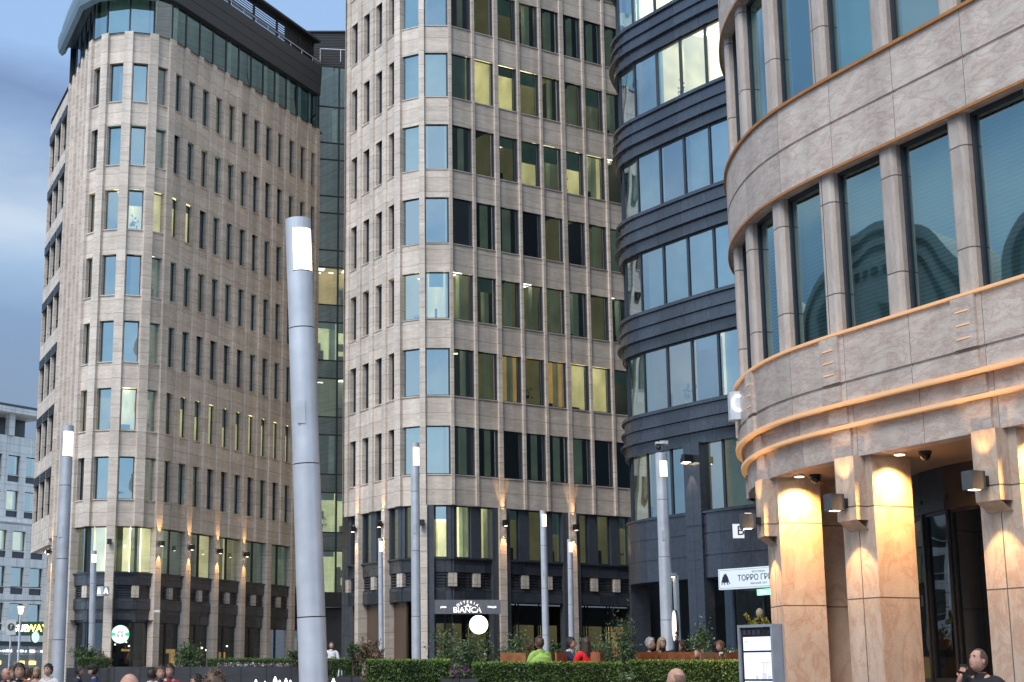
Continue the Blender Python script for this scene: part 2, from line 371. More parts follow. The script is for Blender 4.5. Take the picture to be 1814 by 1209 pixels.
# ---------------------------------------------------------------- window store
WCACHE = {}
def pane_meshes(w, h, kind, rec, gm):
    """frame + pane meshes in window space: x 0..w, z 0..h, y = depth into the wall"""
    key = (round(w, 3), round(h, 3), kind, gm)
    if key in WCACHE: return WCACHE[key]
    f = MB(); p = MB(); t = 0.055
    y0, y1 = rec, rec + 0.07
    f.box(0, w, y0, y1, 0, t); f.box(0, w, y0, y1, h - t, h)
    f.box(0, t, y0, y1, t, h - t); f.box(w - t, w, y0, y1, t, h - t)
    if kind == 'side':          # wide dark side frame on the right, as on the slab tower
        f.box(w - t - 0.16, w - t, y0 - 0.02, y1, t, h - t)
    if kind == 'two': f.box(w / 2 - 0.04, w / 2 + 0.04, y0 - 0.02, y1, t, h - t)
    if kind == 'louver':
        lh = h * 0.20
        for k in range(4):
            z = h - lh + k * lh / 4; f.box(0, w, y0 - 0.25, y0 - 0.15, z, z + lh / 6)
        f.box(0, w, y0 - 0.05, y0, h - lh, h)
        f.box(0, w, y0 - 0.03, y1, h * 0.27, h * 0.27 + 0.05)
    yy = rec + 0.04
    p.quad((t, yy, t), (w - t, yy, t), (w - t, yy, h - t), (t, yy, h - t), uv=[(0, 0), (1, 0), (1, 1), (0, 1)])
    fm = f.build('window', M['frame'] if kind != 'b' else M['frame_b']); pm = p.build('pane', gm)
    r = (fm.data, pm.data, f, p)
    bpy.data.objects.remove(fm); bpy.data.objects.remove(pm)
    WCACHE[key] = r
    return r
class Windows:
    def __init__(s): s.w = []
    def add(s, Mx, x0, x1, z0, z1, kind='plain', rec=0.3, gm=None): s.w.append((Mx @ Matrix.Translation((x0, 0, z0)), x1 - x0, z1 - z0, kind, rec, gm or M['glass']))
    def build(s, parent, limit=100):
        def area(e):
            Mx, w, h = e[0], e[1], e[2]
            c = Mx @ Vector((w / 2, 0, h / 2)); v = (Vector((0, 0, EYE)) - c); n = -(Mx.to_3x3() @ Vector((0, 1, 0)))
            d = v.length; a = w * h * max(0.02, n.dot(v) / d) / d / d
            # off screen ones last
            x = PX0 + FPX * c.x / max(1, (c.y * math.cos(TILT) + (c.z - EYE) * math.sin(TILT)))
            yy = PY0 - FPX * ((c.z - EYE) * math.cos(TILT) - c.y * math.sin(TILT)) / max(1, (c.y * math.cos(TILT) + (c.z - EYE) * math.sin(TILT)))
            if x < -20 or x > 1834 or yy < -60: a *= 1e-3
            return -a
        ws = sorted(s.w, key=area)
        pinv = wm(parent).inverted()
        for e in ws[:limit]:
            fd, pd, f, p = pane_meshes(e[1], e[2], e[3], e[4], e[5])
            o = bpy.data.objects.new('window', fd); C.objects.link(o); o.parent = parent; o.matrix_parent_inverse = pinv; o.matrix_basis = e[0]
            q = bpy.data.objects.new('pane', pd); C.objects.link(q); q.parent = o
        rest = ws[limit:]
        if rest:
            F = MB(); byg = {}
            for e in rest:
                fd, pd, f, p = pane_meshes(e[1], e[2], e[3], e[4], e[5])
                P = byg.setdefault(e[5].name, (MB(), e[5]))[0]
                for src, dst in ((f, F), (p, P)):
                    i = len(dst.v); dst.v += [tuple(e[0] @ Vector(v)) for v in src.v]
                    dst.f += [tuple(k + i for k in fc) for fc in src.f]; dst.uv += src.uv; dst.m += src.m; dst.sm += src.sm
            o = bw(F, 'window', M['frame'], parent); o['kind'] = 'stuff'
            for P, g in byg.values():
                q = P.build('pane', g); q.parent = o; q['kind'] = 'stuff'

def room(mb, Mx, x0, x1, z0, z1, typ, rec, rng, depth=2.6, ends=True):
    """one window's view into the building; material slots follow RM"""
    k = ROOM.index(typ); y0 = rec + 0.12; y1 = y0 + (depth if typ != 'blind' else 0.12)
    P = lambda x, y, z: Mx @ Vector((x, y, z))
    zc = z1 + 0.25; zf = z0 - 0.3
    mb.quad(P(x0, y1, zf), P(x1, y1, zf), P(x1, y1, zc), P(x0, y1, zc), m=k)
    if typ == 'blind':
        if rng.random() < 0.5: return
    mb.quad(P(x0, y0, zc), P(x1, y0, zc), P(x1, y1, zc), P(x0, y1, zc), m=k)
    mb.quad(P(x0, y0, zf), P(x1, y0, zf), P(x1, y1, zf), P(x0, y1, zf), m=7)
    mb.quad(P(x0, y0, zf), P(x0, y1, zf), P(x0, y1, zc), P(x0, y0, zc), m=k)
    mb.quad(P(x1, y0, zf), P(x1, y1, zf), P(x1, y1, zc), P(x1, y0, zc), m=k)
    if typ == 'blind': return
    w = x1 - x0
    if typ in ('lit', 'amber', 'bright', 'dim') and rng.random() < (0.75 if typ != 'dim' else 0.35):
        cx = x0 + w * rng.uniform(0.3, 0.7); cy = rng.uniform(0.9, 2.0)
        mb.box(cx - 0.28, cx + 0.28, cy - 0.28, cy + 0.28, zc - 0.06, zc - 0.02, m=6, M=Mx)
    if typ in ('lit', 'amber', 'bright', 'dim'):
        for _ in range(2):
            cx = x0 + w * rng.uniform(0.0, 0.9); cy = rng.uniform(1.2, depth - 0.2); mb.box(cx, cx + 0.5, cy, cy + 0.12, zc - 0.30, zc - 0.26, m=6 if rng.random() < 0.6 else 8, M=Mx)
        if rng.random() < 0.6:
            cx = x0 + w * rng.uniform(0.0, 0.5); mb.box(cx, cx + w * rng.uniform(0.2, 0.35), y1 - 0.06, y1 - 0.02, zf, zf + 2.1, m=rng.choice([7, 8, 3]), M=Mx)
        if rng.random() < 0.5:
            cx = x0 + w * rng.uniform(0.2, 0.6); mb.box(cx, cx + 0.5, y1 - 0.08, y1 - 0.02, zf + 1.4, zf + 1.9, m=rng.choice([7, 0]), M=Mx)
        if rng.random() < 0.35:     # roller blind part of the way down
            mb.box(x0 + 0.1, x1 - 0.1, y0 + 0.02, y0 + 0.04, z1 - rng.uniform(0.3, 1.1), z1 + 0.1, m=4, M=Mx)
    # pale pier beside the window, furniture, plants
    if rng.random() < 0.55: mb.box(x1 - 0.02 - w * rng.uniform(0.15, 0.3), x1 - 0.02, 0.5 + rec, 0.8 + rec, zf, zc, m=8, M=Mx)
    if typ != 'dark' and rng.random() < 0.6:
        a = x0 + w * rng.uniform(0.05, 0.5); mb.box(a, a + w * rng.uniform(0.25, 0.5), 0.6 + rec, 1.1 + rec, zf, z0 + rng.uniform(0.25, 0.8), m=7, M=Mx)
    if rng.random() < 0.2:
        cx = x0 + w * rng.uniform(0.3, 0.7)
        for _ in range(26):
            c = Vector((cx + rng.gauss(0, 0.14), 0.45 + rec + rng.gauss(0, 0.08), z0 + 0.35 + abs(rng.gauss(0, 0.3)))); s_ = rng.uniform(0.05, 0.11)
            t = rng.uniform(0, 6.28); u = Vector((math.cos(t), 0.3, math.sin(t))) * s_; v = Vector((-math.sin(t), 0.2, math.cos(t))) * s_ * 0.5
            mb.quad(Mx @ (c - u), Mx @ (c - v), Mx @ (c + u), Mx @ (c + v), m=9)

def stone_blocks(bl, parent):
    for Mx, x0, x1, y0 in bl:
        q = MB(); q.box(x0, x1, y0, 0.43, 5.78, 6.41, M=Mx, skip='k'); bw(q, 'stone_block', M['stone'], parent)
H = 3.8
def TOP(k): return EYE + (3.09 + k - 3) * H      # head of the windows of storey k
SILL = 7.12; WH = 2.34
def step(p, hd, L): return (p[0] + math.sin(R(hd)) * L, p[1] + math.cos(R(hd)) * L)

# ================================================================ LEFT TOWER
def tower_left():
    rng = random.Random(11)
    V = [(-15.21, 85.38)]
    right = []; p = (-13.76, 85.75); right.append(p); p = (-12.78, 86.68); right.append(p)
    for i in range(11): p = step(p, 26.8, 1.455); right.append(p)
    right.append(step(p, 26.8, 1.15))
    left = []; p = (-16.66, 85.75); left.append(p); p = (-17.70, 86.82); left.append(p)
    for i in range(5): p = step(p, 159 + 180, 1.47); left.append(p)
    cw = []   # curtain bays
    for i in range(3): p = step(p, 159 + 180, 2.35); cw.append(p)
    V = list(reversed(left)) + V + right      # traversed left to right
    i0 = V.index((-15.21, 85.38))
    b = thing('office_building', 'pale stone office tower with a rounded corner and dark overhanging roof at the left', 'building', (-13, 92, 0))
    w = MB(); dk = MB(); win = Windows(); rm = MB(); TOPZ = TOP(9) + 1.79
    nV = len(V)
    gb = MB()
    blocks = []
    for i in range(nV - 1):
        Mx, L = frame(V[i], V[i + 1]); ou = i * 1.47
        corner = abs(i + 0.5 - i0) < 2.6
        rel = i - i0
        x0, x1 = 0.27, L - 0.25
        if rel >= 2: ow0, ow1 = L * 0.5 - 0.40, L * 0.5 + 0.34
        elif rel < -2: ow0, ow1 = L * 0.5 - 0.22, L * 0.5 + 0.22
        else: ow0, ow1 = L * 0.5 - 0.43, L * 0.5 + 0.42
        for k in range(3, 10):
            zt = TOP(k); zb = zt - WH
            zlo = zb - (H - WH); 
            if k == 3: zlo = TOP(2) + 0.0
            w.box(0, L, 0.12, 0.45, zlo, zb, M=Mx, ou=ou, skip='kb' if k > 3 else 'k')
            w.box(0, ow0, 0.12, 0.45, zb, zt, M=Mx, ou=ou, skip='ktb'); w.box(ow1, L, 0.12, 0.45, zb, zt, M=Mx, ou=ou, skip='ktb')
            w.box(ow0 - 0.03, ow1 + 0.03, 0.06, 0.2, zb - 0.05, zb + 0.002, M=Mx, ou=ou)
            win.add(Mx, ow0, ow1, zb, zt, 'plain', 0.33)
            if k in (4,): typ = 'lit' if rel >= -1 else 'dim'
            elif k == 7 and rel in (-1, 0, 1, 2, 3): typ = 'lit'
            elif k == 6 and rel == 1: typ = 'dim'
            else: typ = rng.choice(['dark', 'blind', 'blind', 'blind', 'dim', 'blind', 'dark'])
            if rel == 0 and k == 3: typ = 'blind'
            if k == 4 and rel == 2: typ = 'dark'
            room(rm, Mx, ow0 - 0.25, ow1 + 0.25, zb, zt, typ, 0.33, rng)
        # parapet
        w.box(0, L, 0.12, 0.45, TOP(9), TOPZ, M=Mx, ou=ou, skip='k')
        w.box(-0.02, L + 0.02, 0.07, 0.5, TOPZ, TOPZ + 0.05, M=Mx, ou=ou)
        # backs behind the openings of storey 2 and the granite below
        dk.box(0, L, 0.22, 0.5, 6.45, SILL, M=Mx, ou=ou, skip='k')
        dk.box(-0.0, L, 0.12, 0.3, SILL - 0.06, SILL, M=Mx, ou=ou)
        for q in range(5): dk.box(0, L, 0.3, 0.36, 5.78 + q * 0.135, 5.78 + q * 0.135 + 0.06, M=Mx, ou=ou, skip='k')
        dk.box(0, L, 0.45, 0.5, 5.72, 6.45, M=Mx, ou=ou, skip='k')
        dk.box(0, L, 0.22, 0.5, 5.17, 5.74, M=Mx, ou=ou, skip='k'); dk.box(0, L, 0.32, 0.5, 4.5, 5.17, M=Mx, ou=ou, skip='k')
        win.add(Mx, 0.02, L - 0.02, SILL, TOP(2), 'plain', 0.33)
        typ = 'bright' if rel in (0, 1) else ('lit' if rel in (-2, 2, 6) else rng.choice(['dim', 'dark', 'blind', 'dim']))
        room(rm, Mx, -0.2, L + 0.2, SILL, TOP(2), typ, 0.33, rng, depth=3.2)
        # shop front
        win.add(Mx, 0.02, L - 0.02, TER, 4.5, 'plain', 0.4, M['glass_dark'])
        P = lambda x, y, z: Mx @ Vector((x, y, z))
        k_ = rng.choice([0, 0, 7, 0])
        rm.quad(P(-1, 4.2, TER), P(L + 1, 4.2, TER), P(L + 1, 4.2, 4.6), P(-1, 4.2, 4.6), m=k_)
        rm.quad(P(-1, 0.5, 4.6), P(L + 1, 0.5, 4.6), P(L + 1, 4.2, 4.6), P(-1, 4.2, 4.6), m=7)
        for _ in range(2):
            if rng.random() < 0.6:
                xx = rng.uniform(0, L); yy = rng.uniform(1, 3); zz = rng.uniform(1.6, 3.6); s_ = rng.uniform(0.04, 0.1)
                rm.box(xx, xx + s_, yy, yy + s_, zz, zz + s_, m=6, M=Mx)
            xx = rng.uniform(0, L); rm.box(xx, xx + rng.uniform(0.3, 0.9), 2.2, 2.5, TER, rng.uniform(1.8, 3.5), m=rng.choice([7, 3, 7, 0]), M=Mx)
    # ribs at the vertices, big columns every second one
    for i in range(nV):
        a = V[max(0, i - 1)]; c = V[min(nV - 1, i + 1)]
        Mx, _ = frame(a, c); Mx = Matrix.Translation(Vector((V[i][0], V[i][1], 0)) - Mx.translation) @ Mx
        big = (i - i0) % 2 == 0
        hw = 0.25 if abs(i - i0) < 3 else 0.22
        w.box(-hw, hw, 0.0, 0.42, TOP(2), TOPZ + 0.06, M=Mx, ou=i * 1.47 + 0.6, skip='k')
        if big: w.box(-0.23, 0.23, -0.003, 0.45, TER, TOP(2), M=Mx, ou=i * 1.47 + 0.6, skip='k')
        else: blocks.append((Mx.copy(), -0.17, 0.17, 0.12))
    # curtain wall bays on the far left, with louvred heads
    CW = [left[-1]] + cw
    for i in range(3):
        Mx, L = frame(CW[i + 1], CW[i])
        for k in range(3, 10):
            zt = TOP(k) + (0.55 if k > 2 else 0.2); zb = TOP(k) - WH
            w.box(0, L, 0.0, 0.4, zt, zb + H, M=Mx, ou=i * 2.3, skip='k')
            w.box(0, 0.16, 0.0, 0.4, zb, zt, M=Mx, ou=i * 2.3, skip='k'); w.box(L - 0.16, L, 0.0, 0.4, zb, zt, M=Mx, ou=i * 2.3, skip='k')
            win.add(Mx, 0.16, L - 0.16, zb, zt, 'louver', 0.2)
            room(rm, Mx, 0.1, L - 0.1, zb, zt, 'dark', 0.25, rng)
        w.box(0, L, 0.0, 0.4, TOP(2) - 0.35, TOP(3) - WH, M=Mx, ou=i * 2.3); dk.box(0, L, 0.4, 6.0, TOP(2) - 0.3, TOP(2) - 0.1, M=Mx)
        rm.box(0.6, 1.7, 0.8, 1.0, TOP(2) - 0.36, TOP(2) - 0.31, m=6, M=Mx)
    # gentle return at the far end
    back = step(CW[-1], 20, 14)
    # body behind, roof slabs per floor
    core = MB(); plan = [CW[-1]] + [cw[1], cw[0]] + V
    end = V[-1]
    inner = [(x, y) for x, y in plan]
    far = [(end[0] + 3, end[1] + 12), (CW[-1][0] + 4, CW[-1][1] + 22)]
    for k in range(3, 11):
        z = TOP(k) - H + 0.35
        # floor slab inset 0.5
        pts = []
        cx, cy = -9, 100
        for (x, y) in inner + far:
            d = Vector((cx - x, cy - y)).normalized() * 0.75; pts.append((x + d.x, y + d.y, z))
        core.poly(pts)
    core.poly([(x, y, TOPZ + 0.03) for x, y in inner + far])
    a = CW[-1]; q = far[1]; core.quad((a[0], a[1], TOP(2)), (q[0], q[1], TOP(2)), (q[0], q[1], TOPZ), (a[0], a[1], TOPZ)); pass
    Mq, Lq = frame((V[0][0] - 3.0, V[0][1] + 13), V[0]); dk.box(0, Lq, 3.2, 3.6, 0, TOP(2) - 0.35, M=Mq)
    for xx in (Lq - 2.9, Lq - 6.3, Lq - 9.5): w.box(xx, xx + 0.55, 0.05, 0.6, 0, TOP(2) - 0.34, M=Mq, skip='t')
    bw(core, 'floor_slab', M['slab'], b)
    bw(w, 'wall', M['stone'], b); bw(dk, 'base_band', M['granite'], b)
    stone_blocks(blocks, b)
    bw(rm, 'room_interior', RM, b)
    # ---- penthouse: glass band, fascia, eaves, louvred screen
    ph = [(x, y) for x, y in ([CW[-1]] + [cw[1], cw[0]] + V)]
    GZ0, GZ1 = TOPZ + 0.05, TOPZ + 2.45
    g = MB()
    j = 0
    for i in range(len(V) - 1):
        Mx, L = frame(V[i], V[i + 1])
        win.add(Mx, 0, L, GZ0, GZ1, 'plain', 0.15, M['glass'] if i < i0 + 2 else M['glass_dark2'])
        room(rm2 := MB(), Mx, -0.1, L + 0.1, GZ0, GZ1, 'blind' if (i - i0) in (-1, 0, -2) else 'dark', 0.2, rng)
        g.v += [] ; 
        gi = len(g.v); g.v += rm2.v; g.f += [tuple(k + gi for k in f) for f in rm2.f]; g.uv += rm2.uv; g.m += rm2.m; g.sm += rm2.sm
    g.quad((V[0][0], V[0][1], GZ0), (V[0][0] + 5, V[0][1] + 2, GZ0), (V[0][0] + 5, V[0][1] + 2, GZ1), (V[0][0], V[0][1], GZ1))
    bw(g, 'penthouse_interior', RM, b)
    fas = MB()
    seg = V[i0 + 1:]
    sweep(fas, seg, [(-0.3, GZ1 - 0.02), (0.12, GZ1 - 0.02), (0.14, GZ1 + 0.65), (0.16, GZ1 + 0.66), (0.18, GZ1 + 1.3), (0.20, GZ1 + 1.31), (0.22, GZ1 + 2.0), (0.05, GZ1 + 2.05), (-3, GZ1 + 2.2)])
    bw(fas, 'roof_fascia', M['fascia'], b)
    ev = MB(); segl = V[:i0 + 2]
    EP = [(-0.3, 0.0), (0.16, 0.0), (0.30, -0.42), (0.52, -0.62), (0.74, -0.40), (0.82, 0.0), (0.80, 0.55), (0.62, 0.58), (0.58, 1.3), (0.3, 2.4), (-3, 3.0)]
    sweep(ev, segl, [(o, GZ1 + z) for o, z in EP])
    # rounded end cap
    pr = [(-3, 0.0)] + EP[1:]
    Mx, L = frame(V[0], V[1])
    ev.poly([Mx @ Vector((0, -o, GZ1 + z)) for o, z in pr])
    bw(ev, 'roof_eave', M['fascia_teal'], b)
    # screen
    sc = MB(); S = [step(V[i0 + 2], 116.8 + 180, 0.6)]
    s0 = Vector(V[i0 + 2]) ; s1 = Vector(V[-1]); d = (s1 - s0).normalized(); nn = Vector((d.y, -d.x))
    s0 = s0 - nn * 0.9; s1 = s1 - nn * 0.9
    Mx, L = frame(s0 - d * 1.5, s1 + d * 0.9)
    Z0 = GZ1 + 2.15; Z1 = Z0 + 2.1
    Ld = L * 0.80; 
    for z in (Z0 + 0.05, Z0 + 1.0, Z1 - 0.1): sc.box(0, L, 0, 0.12, z, z + 0.12, M=Mx)
    sc.box(0, L, -0.5, 0.3, Z1, Z1 + 0.14, M=Mx)
    x = 0.0
    while x < L: sc.box(x, x + 0.12, 0, 0.12, Z0, Z1, M=Mx); x += 2.9
    n = 12
    for q in range(n):
        z = Z0 + 0.12 + q * (Z1 - Z0 - 0.15) / n
        sc.box(0, Ld, 0.12, 0.16, z, z + 0.05, M=Mx); sc.box(Ld, L, 0.05, 0.14, z, z + 0.11, M=Mx)
    bw(sc, 'louver_screen', M['louver'], b)
    rl = MB(); Mr, Lr = frame(Vector(V[i0 + 3]) + nn * 0.1, Vector(V[-1]) + nn * 0.1)
    x = 0
    while x < Lr: rl.tube(Mr @ Vector((x, 0, GZ1 + 1.95)), Mr @ Vector((x, 0, GZ1 + 2.35)), 0.025, n=6); x += 1.46
    rl.tube(Mr @ Vector((0, 0, GZ1 + 2.35)), Mr @ Vector((Lr, 0, GZ1 + 2.35)), 0.03, n=6)
    bw(rl, 'roof_rail', M['steel'], b)
    win.build(b)
    return V, i0, CW
M['glass_link'] = glass('link_glass', tint=(0.4, 0.52, 0.54), refl=0.40, refl_tint=(0.6, 0.85, 0.95))
M['glass_dark2'] = glass('penthouse_glass', tint=(0.35, 0.46, 0.46), refl=0.34, refl_tint=(0.55, 0.8, 0.85))
VA, IA, CWA = tower_left()

# ================================================================ MIDDLE TOWER
def tower_mid():
    rng = random.Random(5)
    v0 = (1.42, 74.72); v1 = (2.88, 74.72)
    right = [v1]; p = v1
    for i in range(11): p = step(p, 57.5, 1.44); right.append(p)
    left = [v0]; p = step(v0, 302, 1.45); left.append(p)
    for i in range(4): p = step(p, 333, 1.47); left.append(p)
    V = list(reversed(left)) + right; i0 = V.index(v0); nV = len(V)
    b = thing('office_building', 'tall pale stone office tower in the middle with dark steel window jambs', 'building', (5, 80, 0))
    w = MB(); dk = MB(); win = Windows(); rm = MB(); st = MB(); blocks = []; fr = MB(); TOPZ = TOP(13) + 1.6
    types = {8: ['blind', 'lit', 'lit', 'lit', 'dim', 'dark', 'dim', 'dim'], 7: ['dark', 'dark', 'dim', 'dim', 'lit', 'dim', 'lit', 'lit'],
             6: ['dark', 'dark', 'dark', 'dark', 'dark', 'dim', 'dark', 'dim'], 5: ['lit', 'dim', 'dark', 'dim', 'dim', 'dim', 'dark', 'dim'],
             4: ['dim', 'dark', 'dim', 'amber', 'dim', 'amber', 'lit', 'lit'], 3: ['dark'] * 8, 9: ['dark', 'dark', 'dim', 'dim', 'dark', 'dark', 'dark', 'dark'], 10: ['dark'] * 8}
    for i in range(nV - 1):
        Mx, L = frame(V[i], V[i + 1]); ou = i * 1.47; rel = i - i0
        leftside = rel < -1
        for k in range(3, 14):
            zt = TOP(k); zb = zt - WH; zlo = zb - (H - WH)
            if k == 3: zlo = TOP(2)
            w.box(0, L, 0.12, 0.45, zlo, zb, M=Mx, ou=ou, skip='kb' if k > 3 else 'k')
            w.box(0.0, L, 0.08, 0.2, zb - 0.04, zb + 0.002, M=Mx, ou=ou)
            if leftside:
                ow0, ow1 = L * 0.5 - 0.40, L * 0.5 + 0.40
                w.box(0, ow0, 0.12, 0.45, zb, zt, M=Mx, ou=ou, skip='ktb'); w.box(ow1, L, 0.12, 0.45, zb, zt, M=Mx, ou=ou, skip='ktb')
                win.add(Mx, ow0, ow1, zb, zt, 'plain', 0.33)
            else:
                ow0, ow1 = 0.05, L - 0.05
                fr.box(ow0, ow0 + 0.06, 0.16, 0.45, zb, zt, M=Mx, skip='k'); fr.box(ow1 - 0.10, ow1, 0.16, 0.45, zb, zt, M=Mx, skip='k')
                ow0 += 0.06; ow1 -= 0.10
                win.add(Mx, ow0, ow1, zb, zt, 'plain', 0.2)
            if rel >= 1: typ = (types.get(k, []) + ['dark'] * 16)[rel - 1]
            elif rel in (0, -1): typ = 'lit' if k == 5 else ('dim' if k == 4 else rng.choice(['dark', 'blind']))
            else: typ = 'dim' if k == 5 else rng.choice(['dark', 'blind', 'dark'])
            room(rm, Mx, ow0 - 0.2, ow1 + 0.2, zb, zt, typ, 0.33, rng)
        w.box(0, L, 0.12, 0.45, TOP(13), TOPZ, M=Mx, ou=ou, skip='k')
        # storey 2: dark panels with windows
        dk.box(0, L, 0.24, 0.5, 6.45, SILL, M=Mx, ou=ou, skip='k')
        dk.box(0, L, 0.14, 0.3, SILL - 0.06, SILL, M=Mx, ou=ou)
        for q in range(5): dk.box(0, L, 0.3, 0.36, 5.78 + q * 0.135, 5.78 + q * 0.135 + 0.06, M=Mx, ou=ou, skip='k')
        dk.box(0, L, 0.45, 0.5, 5.72, 6.45, M=Mx, ou=ou, skip='k')
        dk.box(0, L, 0.24, 0.5, 5.17, 5.74, M=Mx, ou=ou, skip='k')
        a0, a1 = 0.3, L - 0.3
        fr.box(0, a0, 0.22, 0.5, SILL, TOP(2), M=Mx, ou=ou, skip='k'); fr.box(a1, L, 0.22, 0.5, SILL, TOP(2), M=Mx, ou=ou, skip='k')
        win.add(Mx, a0, a1, SILL, TOP(2), 'plain', 0.33)
        typ = 'bright' if rel in (0, 1) else ('lit' if rel in (-1, 2) else 'dim')
        room(rm, Mx, a0 - 0.28, a1 + 0.28, SILL, TOP(2), typ, 0.33, rng, depth=3)
        # ground floor
        P = lambda x, y, z: Mx @ Vector((x, y, z))
        if rel < -1:
            st.box(0, L, 0.5, 0.6, TER, 5.17, M=Mx, skip='k')
        else:
            win.add(Mx, 0.05, L - 0.05, TER, 5.17, 'plain', 0.9, M['glass_dark'])
            rm.quad(P(-1, 4.2, TER), P(L + 1, 4.2, TER), P(L + 1, 4.2, 5.2), P(-1, 4.2, 5.2), m=7)
            rm.box(0.15, L - 0.15, 1.3, 1.34, 2.9 - 0.55, 4.1, m=rng.choice([1, 3, 1]), M=Mx)
        dk.box(0, L, 0.24, 1.2, 5.1, 5.17, M=Mx)
    for i in range(nV):
        a = V[max(0, i - 1)]; c = V[min(nV - 1, i + 1)]
        Mx, _ = frame(a, c); Mx = Matrix.Translation(Vector((V[i][0], V[i][1], 0)) - Mx.translation) @ Mx
        rel = i - i0
        big = (rel % 3 == 0) if rel >= 0 else (rel % 2 == 0)
        hw = (0.12 if big else 0.075) if rel >= 1 else (0.14 if rel == 0 else 0.21)
        if i == 0: hw = 0.3
        w.box(-hw, hw, 0.02, 0.42, TOP(2), TOPZ, M=Mx, ou=i * 1.47 + 0.6, skip='k')
        if big: w.box(-0.2, 0.2, -0.003, 0.5, TER, TOP(2), M=Mx, ou=i * 1.47 + 0.6, skip='k')
        else: blocks.append((Mx.copy(), -0.19, 0.19, 0.16))
        if rel >= 0 and big:
            fr.box(-0.55, -0.201, 0.12, 0.5, TER, TOP(2), M=Mx, skip='k'); fr.box(0.201, 0.5, 0.12, 0.5, TER, TOP(2), M=Mx, skip='k')
    # left return wall; unseen length added to darken reflections opposite
    a = V[0]; q = (a[0] + 5, a[1] + 48)
    w.quad((q[0], q[1], TER), (a[0] - 0.1, a[1], TER), (a[0] - 0.1, a[1], TOPZ), (q[0], q[1], TOPZ), uv=[(0, TER), (12, TER), (12, TOPZ), (0, TOPZ)])
    core = MB(); far = [(V[-1][0] + 2, V[-1][1] + 10), (a[0] + 1.2, a[1] + 12)]
    for k in range(3, 15):
        z = TOP(k) - H + 0.35; pts = []
        for (x, y) in V + far:
            d = Vector((6 - x, 84 - y)).normalized() * 0.75; pts.append((x + d.x, y + d.y, z))
        core.poly(pts)
    core.poly([(x, y, TOPZ) for x, y in V + far])
    bw(core, 'floor_slab', M['slab'], b)
    bw(w, 'wall', M['stone'], b); bw(dk, 'base_band', M['granite'], b); bw(fr, 'jamb', M['frame_b'], b)
    stone_blocks(blocks, b); bw(rm, 'room_interior', RM, b)
    bw(st, 'side_panel', plain('bronze_panel', (0.13, 0.085, 0.06), 0.3, 0.2, scale=0.5), b)
    win.build(b)
    return V, i0
VB, IB = tower_mid()

